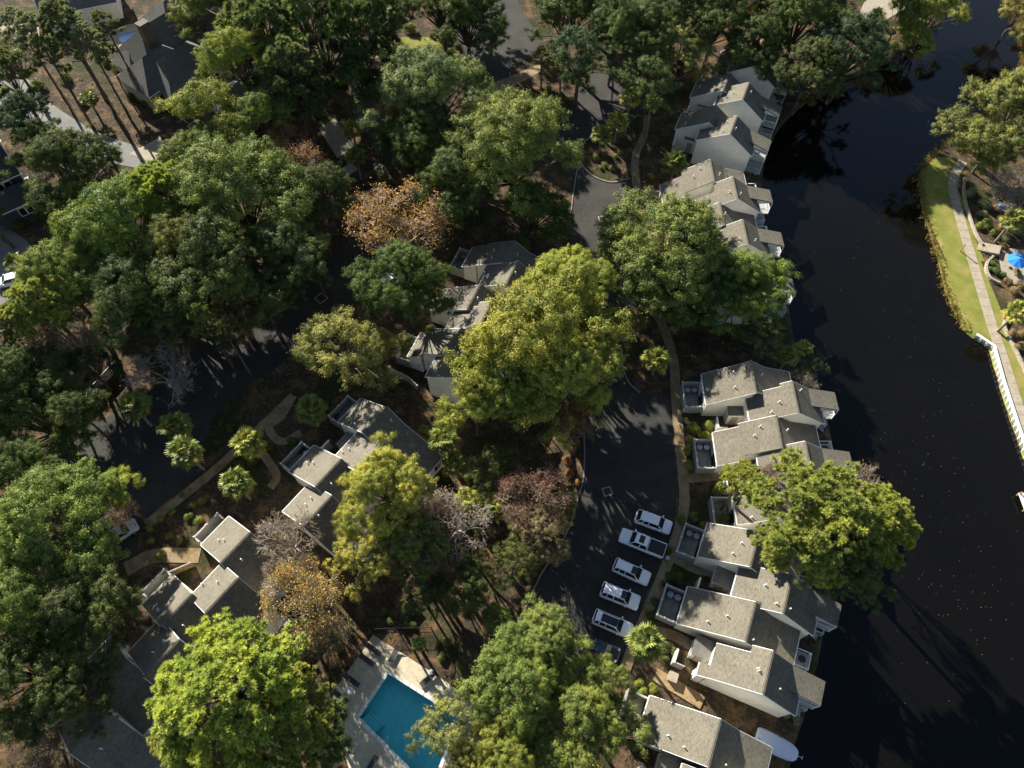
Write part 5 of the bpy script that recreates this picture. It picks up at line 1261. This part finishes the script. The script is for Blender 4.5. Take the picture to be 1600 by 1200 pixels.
# other neighbours
h2 = empty('house'); setp(h2, 'dark clad house with white framed windows at the left edge', 'house')
A2 = math.radians(38); R2 = Matrix.Rotation(A2, 4, 'Z')
def dark_block(px, py, z, L, W, ze, zr, along, wins):
    v = P(px, py, z); c_ = Vector((v.x, v.y, 0)) + R2 @ Vector((along, W / 2, 0)); gable(h2, c_.x, c_.y, L, W, ze, zr, A2, 'roof_dark', 'siding_dark', .35)
    for (lx, z0, z1, hw_) in wins:
        p = Vector((v.x, v.y, 0)) + R2 @ Vector((lx, 0, 0)); f = MB(); f.box(-hw_, hw_, -.10, .02, z0, z1); wdw = f.build('window', M['trim'], h2); wdw.location = p; wdw.rotation_euler = (0, 0, A2)
        for s_ in (-.5, .5): q = MB(); q.box(s_ * hw_ - hw_ * .40, s_ * hw_ + hw_ * .40, -.13, -.102, z0 + .14, z1 - .14); q.build('pane', M['glass'], wdw)
dark_block(8, 293, 4.6, 15, 9, 6.2, 9.0, -4.5, ((0, 3.8, 5.6, 1.2), (-4, 3.8, 5.6, 1.2)))
dark_block(40, 327, 2.2, 7, 5, 3.6, 5.2, -.8, ((0, 1.2, 2.9, 1.1),))
h3 = empty('house'); setp(h3, 'pale walled house glimpsed behind the bright trees right of the large house', 'house')
v = P(392, 138, 4); gable(h3, v.x, v.y, 12, 9, 3.6, 6.4, math.radians(50), 'roof_grey', 'siding', .4)
f = MB(); f.box(-1.1, 1.1, -.08, .02, .6, 2.2)
h4 = empty('house'); setp(h4, 'grey roofed house at the top edge left of the large house', 'house')
v = P(112, 4, 4); gable(h4, v.x, v.y + 3, 14, 9, 3.8, 6.6, math.radians(20), 'roof_grey', 'siding', .4)

# ------------------------------------------------------------------ right bank, boat, small things
def wall_line(px, label, h=.55, w=.35):
    pts = smooth_line([P2(x, y) for x, y in px], .45); o = pts[0].copy(); root = empty('stone_wall', (o[0], o[1], 0)); setp(root, label, 'stone wall')
    d = np.gradient(pts, axis=0); d /= np.linalg.norm(d, axis=1)[:, None]; n = np.stack([-d[:, 1], d[:, 0]], 1)
    for i in range(len(pts) - 1):
        for c_ in range(2):
            s_ = .5 * c_; a = pts[i] + (pts[i + 1] - pts[i]) * .03 - o; b = pts[i] + (pts[i + 1] - pts[i]) * .97 - o; ww = w / 2 * random.uniform(.9, 1.1)
            m = MB(); m.hexa([(*(a - n[i] * ww), c_ * h / 2 - .05), (*(b - n[i] * ww), c_ * h / 2 - .05), (*(b + n[i] * ww), c_ * h / 2 - .05), (*(a + n[i] * ww), c_ * h / 2 - .05)],
                             [(*(a - n[i] * ww * .9), (c_ + 1) * h / 2 - .06 + random.uniform(-.02, .02)), (*(b - n[i] * ww * .9), (c_ + 1) * h / 2 - .06), (*(b + n[i] * ww * .9), (c_ + 1) * h / 2 - .06), (*(a + n[i] * ww * .9), (c_ + 1) * h / 2 - .06)]); m.build('stone', M['stone'], root)
wall_line([(1506, 280), (1505, 305), (1512, 335), (1524, 368), (1534, 384)], 'upper curved stone wall beside the path on the right bank')
wall_line([(1550, 402), (1541, 412), (1540, 426), (1548, 438), (1561, 444)], 'small curved stone wall round clipped shrubs below the blue umbrella')
wall_line([(1574, 497), (1567, 508), (1573, 525), (1585, 548), (1598, 576), (1612, 610)], 'lower curved stone wall beside the palm on the right bank')
st = empty('stone_steps', P(1540, 388)); setp(st, 'pale stone steps rising from the path to the blue umbrella', 'steps')
e0 = P(1528, 384); e1 = P(1562, 396); dv = (e1 - e0).normalized(); nv = Vector((-dv.y, dv.x, 0))
for k in range(7):
    c_ = e0 + dv * (.45 * k) - st.location; q = [c_ - nv * .95, c_ + dv * .42 - nv * .95, c_ + dv * .42 + nv * .95, c_ + nv * .95]
    m = MB(); m.prism([(p.x, p.y) for p in ccw([(p.x, p.y, 0) for p in q])] if False else ccw([(p.x, p.y) for p in q]), 0, .10 + .09 * k); m.build('step', M['concrete'], st)
pat = P(1582, 410); pv = MB(); pv.prism(ccw([P2(x, y) for x, y in ((1560, 398), (1575, 388), (1612, 392), (1612, 440), (1585, 445), (1565, 425))]), 0, .06); setp(pv.build('pavement', M['stone']), kind='structure')
def umbrella(px, py, r, label, h=2.4):
    v = P(px, py, h); root = empty('patio_umbrella', (v.x, v.y, .06)); setp(root, label, 'umbrella')
    for k in range(8):
        a0, a1 = 2 * math.pi * k / 8, 2 * math.pi * (k + 1) / 8; m = MB(); am = (a0 + a1) / 2
        p0, p1, pm_ = (r * math.cos(a0), r * math.sin(a0), h - .55), (r * math.cos(a1), r * math.sin(a1), h - .55), (r * .94 * math.cos(am), r * .94 * math.sin(am), h - .60)
        m.poly([(0, 0, h), p0, pm_]); m.poly([(0, 0, h), pm_, p1]); m.build('canopy_panel', M['blue_cloth'], root)
    m = MB(); m.tube((0, 0, 0), (0, 0, h + .1), .03, .025, 8); m.build('pole', M['metal'], root)
    m = MB(); m.lathe([(.3, 0), (.3, .06), (.06, .1)], 12); m.build('base', M['dark_metal'], root)
umbrella(1593, 404, 1.55, 'bright blue patio umbrella above the stone steps'); umbrella(1569, 319, .62, 'small blue parasol under the bare tree on the right bank', 1.9)
v = P(1500, 392); po = empty('trail_post', v); setp(po, 'thin leaning wooden post between lawn and path', 'post')
m = MB(); m.box(-.06, .06, -.06, .06, -.2, 1.55); m.build('shaft', M['wood'], po); m = MB(); m.box(-.10, .10, -.10, .10, 1.552, 1.6); m.build('cap', M['wood'], po)
# covered boat
v = P(1213, 1164, .2); bt = empty('boat', (v.x, v.y, WATER_Z), math.radians(-26)); setp(bt, 'pale covered boat, shade blue put into its colour, moored behind the bottom townhouse', 'boat')
secs = []
for x, w_, z in ((-2.3, .95, .55), (-2.0, 1.05, .62), (-.8, 1.08, .70), (.6, 1.05, .72), (1.6, .92, .70), (2.2, .70, .66), (2.45, .45, .6)):
    secs.append([(x, -w_, .1), (x, -w_, z - .12), (x, -w_ * .8, z - .02), (x, 0, z + .12), (x, w_ * .8, z - .02), (x, w_, z - .12), (x, w_, .1)])
o = loft(secs).build('cover', M['cover'], bt, True); fix_normals(o)
secs = [[(x, -w_ * 1.03, .34), (x, -w_ * .9, -.25), (x, 0, -.35), (x, w_ * .9, -.25), (x, w_ * 1.03, .34)] for x, w_ in ((-2.35, .95), (-.8, 1.1), (.6, 1.08), (1.7, .9), (2.5, .42))]
o = loft(secs).build('hull', M['white_plastic'], bt, True); fix_normals(o)
m = MB(); m.tube((2.4, 0, .45), (3.0, .05, .5), .035, .03, 6); m.tube((2.95, -.15, .5), (3.0, .25, .5), .03, .03, 6); m.build('bow_rail', M['white_plastic'], bt)
# drain grates on the asphalt
def drain(px, py, rz, label, s_=.75):
    v = P(px, py); root = empty('drain_grate', (v.x, v.y, .024), rz); setp(root, label, 'drain')
    m = MB()
    for (x0, x1, y0, y1) in ((-s_, s_, -s_, -s_ + .16), (-s_, s_, s_ - .16, s_), (-s_, -s_ + .16, -s_ + .16, s_ - .16), (s_ - .16, s_, -s_ + .16, s_ - .16)): m.box(x0, x1, y0, y1, 0, .02)
    m.build('frame', M['concrete'], root); m = MB()
    for k in range(7): y = -s_ + .22 + k * (2 * s_ - .44) / 6; m.box(-s_ + .16, s_ - .16, y - .05, y + .05, 0, .014)
    m.build('grate', M['dark_metal'], root)
drain(949, 768, .25, 'square drain grate in the dark car park above the parked cars', .62); drain(941, 342, .1, 'square drain grate on the sunlit road beside the oak', .62); drain(502, 466, .8, 'square drain grate on the shaded left road', .8)
# lamp post whose thin shadow crosses the car park
v = P(862, 868); lp = empty('lamp_post', (v.x, v.y, 0)); setp(lp, 'thin dark lamp post on the grass beside the car park', 'lamp post')
m = MB(); m.lathe([(.10, -.2), (.10, .3), (.05, .35), (.04, 3.6)], 8); m.build('pole', M['dark_metal'], lp); m = MB(); m.lathe([(.05, 3.6), (.22, 3.66), (.26, 3.95), (.10, 4.1)], 10); m.build('lantern', M['dark_metal'], lp)
# utility boxes, dish and garden bits
def box_thing(name, px, py, sx, sy, sz, mat, label, cat, rz=-.4):
    v = P(px, py); root = empty(name, (v.x, v.y, 0), rz); setp(root, label, cat)
    m = MB(); m.box(-sx, sx, -sy, sy, -.1, sz); m.build('cabinet', M[mat], root); m = MB(); m.box(-sx - .04, sx + .04, -sy - .04, sy + .04, sz + .003, sz + .06); m.build('lid', M[mat], root)
box_thing('utility_box', 1050, 1059, .5, .5, .75, 'concrete', 'square pale utility box beside the garden path of the lower row', 'utility box')
box_thing('utility_box', 1042, 874, .2, .2, .55, 'metal', 'small grey utility box on the sidewalk beside the pickup', 'utility box')
v = P(995, 1122, 1.2); ds = empty('satellite_dish', (v.x, v.y, .09)); setp(ds, 'white round dish in the patio of the bottom townhouse', 'dish')
m = MB(); m.tube((0, 0, 0), (0, 0, 1.1), .04, .04, 6); m.build('mast', M['metal'], ds); m = MB(); m.lathe([(.06, 1.1), (.28, 1.16), (.42, 1.28), (.40, 1.27)], 16); m.build('reflector', M['white_plastic'], ds)
v = P(1597, 783, .3); dc = empty('dock', (v.x + 2, v.y, 0)); setp(dc, 'pale dock corner at the right edge of the lagoon', 'dock')
for k in range(9): m = MB(); m.box(-2.0 + k * .5, -1.53 + k * .5, -1.2, 1.2, .1, .18); m.build('plank', M['white_stone'], dc)
for (x, y) in ((-1.8, -1.1), (-1.8, 1.1), (1.8, -1.1), (1.8, 1.1)): m = MB(); m.tube((x, y, -2), (x, y, .6), .12, .12, 8); m.build('pile', M['wood'], dc)

# ------------------------------------------------------------------ shrubs, undergrowth, shore plants, floating leaves
def shrub_mesh(seed, n=1500, leaf=.13, tight=.06, lumps=7):
    rng = np.random.default_rng(seed); C = unit(rng.normal(size=(lumps, 3))) * .45; C[:, 2] = np.abs(C[:, 2]) * .7 + .25; rad = rng.uniform(.38, .6, lumps)
    pk = rng.integers(0, lumps, n); d = unit(rng.normal(size=(n, 3))); d[:, 2] = np.where(d[:, 2] < -.3, -d[:, 2], d[:, 2])
    pos = C[pk] + d * (rad[pk] * (1 + rng.normal(0, tight, n)))[:, None]; pos[:, 2] = np.maximum(pos[:, 2], .02)
    v, q = leaf_quads(pos, unit(d + rng.normal(size=(n, 3)) * .45), leaf, leaf * .65, rng)
    return np_mesh('foliage', v, q, M['leaf'], {'var': np.clip(rng.normal(.5, .2, n), 0, 1), 'clump': np.clip(rng.normal(.5, .2, lumps), 0, 1)[pk]})
SHRUB = [shrub_mesh(300 + k, 1500, .15, .10, 7) for k in range(3)]; HEDGE = [shrub_mesh(320 + k, 2600, .10, .03, 5) for k in range(2)]
def shrub(px, py, rpx, tint, label, clip=False, hz=1.0, group=None):
    R = rpx / PXM(py, .5); v = P(px, py, R * .4); root = link('clipped_shrub' if clip else 'shrub', (HEDGE if clip else SHRUB)[int(RNG.integers(0, 2))])
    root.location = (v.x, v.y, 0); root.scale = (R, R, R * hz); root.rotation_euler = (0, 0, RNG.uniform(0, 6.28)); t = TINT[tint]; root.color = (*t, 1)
    setp(root, label, 'shrub', group or ('clipped shrubs' if clip else 'shrubs in the beds')); return root
ORD = ['first', 'second', 'third', 'fourth', 'fifth', 'sixth', 'seventh', 'eighth', 'ninth', 'tenth', 'eleventh', 'twelfth', 'thirteenth', 'fourteenth', 'fifteenth', 'sixteenth']
def row(pts, tint, phrase, clip=False, hz=1.0, r=9):
    for k, p in enumerate(pts): shrub(p[0], p[1], p[2] if len(p) > 2 else r, tint, '%s shrub counted from the top %s' % (ORD[k], phrase), clip, hz)
row([(1085, 668, 13), (1110, 664, 13), (1080, 690, 12), (1100, 682, 12), (1074, 706, 11), (1077, 728, 11)], 'oak_y', 'in the clipped hedge by the bright patio', True)
shrub(1125, 766, 14, 'oak', 'round clipped shrub beside the small pine over the entry path', True)
row([(1066, 812), (1085, 808, 10), (1120, 812, 11), (1100, 822, 8), (1133, 808, 9)], 'oak', 'in the bed above the pickup patio')
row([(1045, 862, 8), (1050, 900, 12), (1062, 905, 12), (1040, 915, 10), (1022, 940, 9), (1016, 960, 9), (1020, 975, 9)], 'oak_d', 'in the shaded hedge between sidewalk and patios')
row([(1040, 1012, 12), (1055, 1020, 10), (1038, 1030, 9)], 'oak_d', 'beside the palm below the last white car')
row([(999, 1068, 9), (1020, 1075, 9), (1005, 1080, 8)], 'oak_y', 'at the dish patio wall')
row([(948, 240, 6), (970, 238, 6), (982, 236, 5), (930, 245, 7), (944, 258, 6), (955, 262, 6), (962, 245, 6), (938, 262, 5)], 'oak', 'on the curved kerb island', True)
row([(835, 150, 8), (845, 162, 7), (858, 140, 8), (872, 150, 6), (885, 155, 5), (862, 160, 6)], 'oak', 'in the palm bed beside the pale walkway')
row([(1018, 275, 7), (1012, 300, 7), (1010, 320, 6)], 'oak_y', 'beside the sidewalk at the stepped roof')
row([(232, 826, 7), (250, 810, 7), (235, 846, 7), (268, 800, 7), (250, 866, 9), (285, 772, 6), (300, 790, 8), (295, 806, 8), (318, 780, 9), (310, 815, 9), (280, 845, 7), (265, 838, 7)], 'oak', 'in the bed beside the tan sidewalk')
row([(345, 662, 6), (360, 668, 9), (340, 690, 8), (395, 720, 10), (375, 725, 9), (420, 700, 9)], 'oak_d', 'around the bright palm on the left')
row([(455, 690, 10), (520, 645, 12), (505, 632, 10), (470, 705, 9)], 'oak_d', 'at the patios of the left row')
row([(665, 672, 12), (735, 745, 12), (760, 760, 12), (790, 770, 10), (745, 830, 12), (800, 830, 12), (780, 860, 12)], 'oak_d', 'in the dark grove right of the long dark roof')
row([(612, 602, 10), (630, 560, 9), (640, 545, 9), (622, 590, 8)], 'green', 'at the patio by the olive tree')
row([(690, 455, 10), (680, 470, 10), (695, 520, 10), (670, 515, 9)], 'olive', 'between the deep green oak and the dappled roofs')
row([(890, 740, 9), (885, 720, 9), (902, 755, 8), (880, 760, 10), (895, 700, 8)], 'rust', 'at the car park kerb under the red tree')
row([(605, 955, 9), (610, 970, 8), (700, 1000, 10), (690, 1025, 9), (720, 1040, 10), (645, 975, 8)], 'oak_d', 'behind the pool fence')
row([(545, 985, 10), (530, 1010, 10), (520, 1035, 9), (505, 1060, 10)], 'tan', 'between the pool fence and brightest pine')
row([(1542, 350, 10), (1555, 362, 9), (1530, 352, 8)], 'oak', 'in the bed beside the palm on the right bank')
row([(1552, 412, 7), (1556, 424, 8), (1566, 430, 8), (1548, 420, 6)], 'green', 'inside the small curved stone wall', True)
row([(1570, 385, 8), (1588, 425, 8), (1575, 440, 8), (1595, 445, 10), (1585, 455, 9)], 'tan', 'round the terrace of the blue umbrella')
row([(1205, 62, 10), (1225, 95, 12), (1240, 130, 12), (1222, 150, 10), (1216, 165, 9), (1250, 150, 12), (1265, 158, 10), (1290, 140, 12)], 'oak_d', 'along the shaded shore at the far townhouses')
row([(1372, 92, 10), (1398, 74, 12), (1425, 55, 10), (1446, 34, 10), (1466, 12, 10)], 'oak_y', 'along the sunlit shore at the head of the lagoon')
row([(1598, 60, 10), (1596, 110, 10), (1590, 138, 9), (1575, 150, 8)], 'olive', 'on the shore in the top right corner')
row([(1210, 1090, 9), (1222, 1098, 10), (1240, 1105, 10), (1228, 1115, 9), (1246, 1125, 9), (1195, 1085, 8)], 'moss', 'at the water below the long pale wall')
row([(1268, 905, 9), (1275, 925, 9), (1290, 960, 9), (1276, 1000, 8), (1282, 985, 8)], 'oak_d', 'at the water beside the glass-sided porch')
row([(570, 30, 9), (620, 25, 12), (640, 45, 12), (690, 60, 14), (705, 85, 12), (660, 105, 12), (600, 110, 12), (720, 100, 9)], 'oak', 'round the small lawn at the top')
row([(150, 80, 10), (165, 95, 9), (140, 145, 10), (128, 160, 9), (180, 105, 9), (100, 120, 12), (60, 130, 12)], 'oak', 'on the sandy ground left of the large house')
row([(260, 155, 10), (285, 160, 10), (230, 160, 9), (205, 150, 9), (275, 172, 9)], 'oak_d', 'along the front of the large house')
row([(60, 340, 12), (30, 350, 12), (75, 330, 12), (40, 340, 9)], 'oak_d', 'below the dark clad house')

row([(1515, 300, 10), (1540, 318, 12), (1560, 300, 12), (1578, 320, 11), (1590, 300, 12), (1535, 335, 9), (1592, 360, 12), (1570, 372, 9)], 'moss', 'under the bare trees, right bank')
row([(1580, 520, 9), (1592, 540, 10), (1598, 520, 9)], 'tan', 'behind the lower stone wall on the right bank')

# undergrowth: low leafy tufts over the open beds
rng = np.random.default_rng(500)
N = 9000
gpts = np.stack([rng.uniform(-100, 46, N), rng.uniform(-8, 140, N)], 1)
ok = ~inside(lag, gpts) & (seg_dist(lag, gpts) > 1.0)
for rpoly in ROADS: ok &= ~inside(rpoly, gpts)
for (rt, (u0, u1, v0, v1)) in FOOT:
    a = rt.rotation_euler.z; dx, dy = gpts[:, 0] - rt.location.x, gpts[:, 1] - rt.location.y
    u, v = dx * math.cos(a) + dy * math.sin(a), -dx * math.sin(a) + dy * math.cos(a); ok &= ~((u > u0 - .2) & (u < u1 + .2) & (v > v0 - .2) & (v < v1 + .2))
f = np.sin(gpts[:, 0] * .31 + 1.3 * np.sin(gpts[:, 1] * .17)) + np.sin(gpts[:, 1] * .27 + np.sin(gpts[:, 0] * .21)); ok &= (f > -.35)
gpts = gpts[ok]; k = len(gpts); per = rng.integers(6, 16, k); idx = np.repeat(np.arange(k), per); m = len(idx); sz = rng.uniform(.15, .55, k)
offs = rng.normal(size=(m, 3)) * sz[idx][:, None] * np.array([.55, .55, .4]); pos = np.column_stack([gpts[idx], np.zeros(m)]) + offs; pos[:, 2] = np.abs(pos[:, 2]) + .04
v, q = leaf_quads(pos, unit(rng.normal(size=(m, 3)) * .6 + np.array([0, 0, .8])), .20, .12, rng)
cl = rng.random(k); o = link('undergrowth', np_mesh('undergrowth', v, q, M['leaf'], {'var': np.clip(rng.normal(.5, .2, m), 0, 1), 'clump': cl[idx]}))
o.color = (.11, .115, .04, 1); setp(o, 'low leafy undergrowth scattered over the bark mulch beds', 'undergrowth', kind='stuff')
# leaf litter: single dry leaves on beds, walks and roads
N = 15000; lp_ = np.stack([rng.uniform(-95, 44, N), rng.uniform(-5, 130, N)], 1); ok = ~inside(lag, lp_) & (seg_dist(lag, lp_) > .8) & ~inside(np.array(POOL), lp_); lp_ = lp_[ok]; m = len(lp_)
v, q = leaf_quads(np.column_stack([lp_, np.full(m, .15)]), unit(rng.normal(size=(m, 3)) * .25 + np.array([0, 0, 1.])), .13, .08, rng)
o = link('leaf_litter', np_mesh('leaf_litter', v, q, M['leaf'], {'var': rng.random(m), 'clump': rng.random(m)})); o.color = (.24, .15, .07, 1); setp(o, 'dry brown leaf litter lying over beds and roads', 'leaf litter', kind='stuff')
# reeds along the right shore
rp_ = smooth_line(rs_m[5:], .06); m = len(rp_); pos = np.column_stack([rp_ + rng.normal(size=(m, 2)) * .45, np.full(m, -.15)])
pos = np.repeat(pos, 5, 0) + rng.normal(size=(m * 5, 3)) * np.array([.25, .25, .12]); dirn = unit(rng.normal(size=(m * 5, 3)) * .6 + np.array([0, 0, .8]))
v, q = leaf_quads(pos, dirn, .7, .08, rng, along=dirn); o = link('shore_reeds', np_mesh('shore_reeds', v, q, M['leaf'], {'var': rng.random(m * 5), 'clump': rng.random(m * 5)})); o.color = (.27, .20, .07, 1)
setp(o, 'golden brown reeds along the edge of the right bank', 'reeds', kind='stuff')
# floating leaves on the lagoon
N = 330; fc = np.stack([rng.normal(52, 8, 22), rng.uniform(14, 82, 22)], 1)[rng.integers(0, 22, N)]; fp = fc + rng.normal(size=(N, 2)) * np.array([3.0, 4.5]); fp = fp[inside(lag, fp) & (seg_dist(lag, fp) > 2)]; m = len(fp)
v, q = leaf_quads(np.column_stack([fp, np.full(m, WATER_Z + .012)]), unit(rng.normal(size=(m, 3)) * .08 + np.array([0, 0, 1.])), .11, .08, rng)
o = link('floating_leaves', np_mesh('floating_leaves', v, q, M['leaf'], {'var': rng.random(m) ** 2, 'clump': np.full(m, .5)})); o.color = (.22, .21, .18, 1); setp(o, 'pale leaves floating on the dark lagoon', 'leaves', kind='stuff')
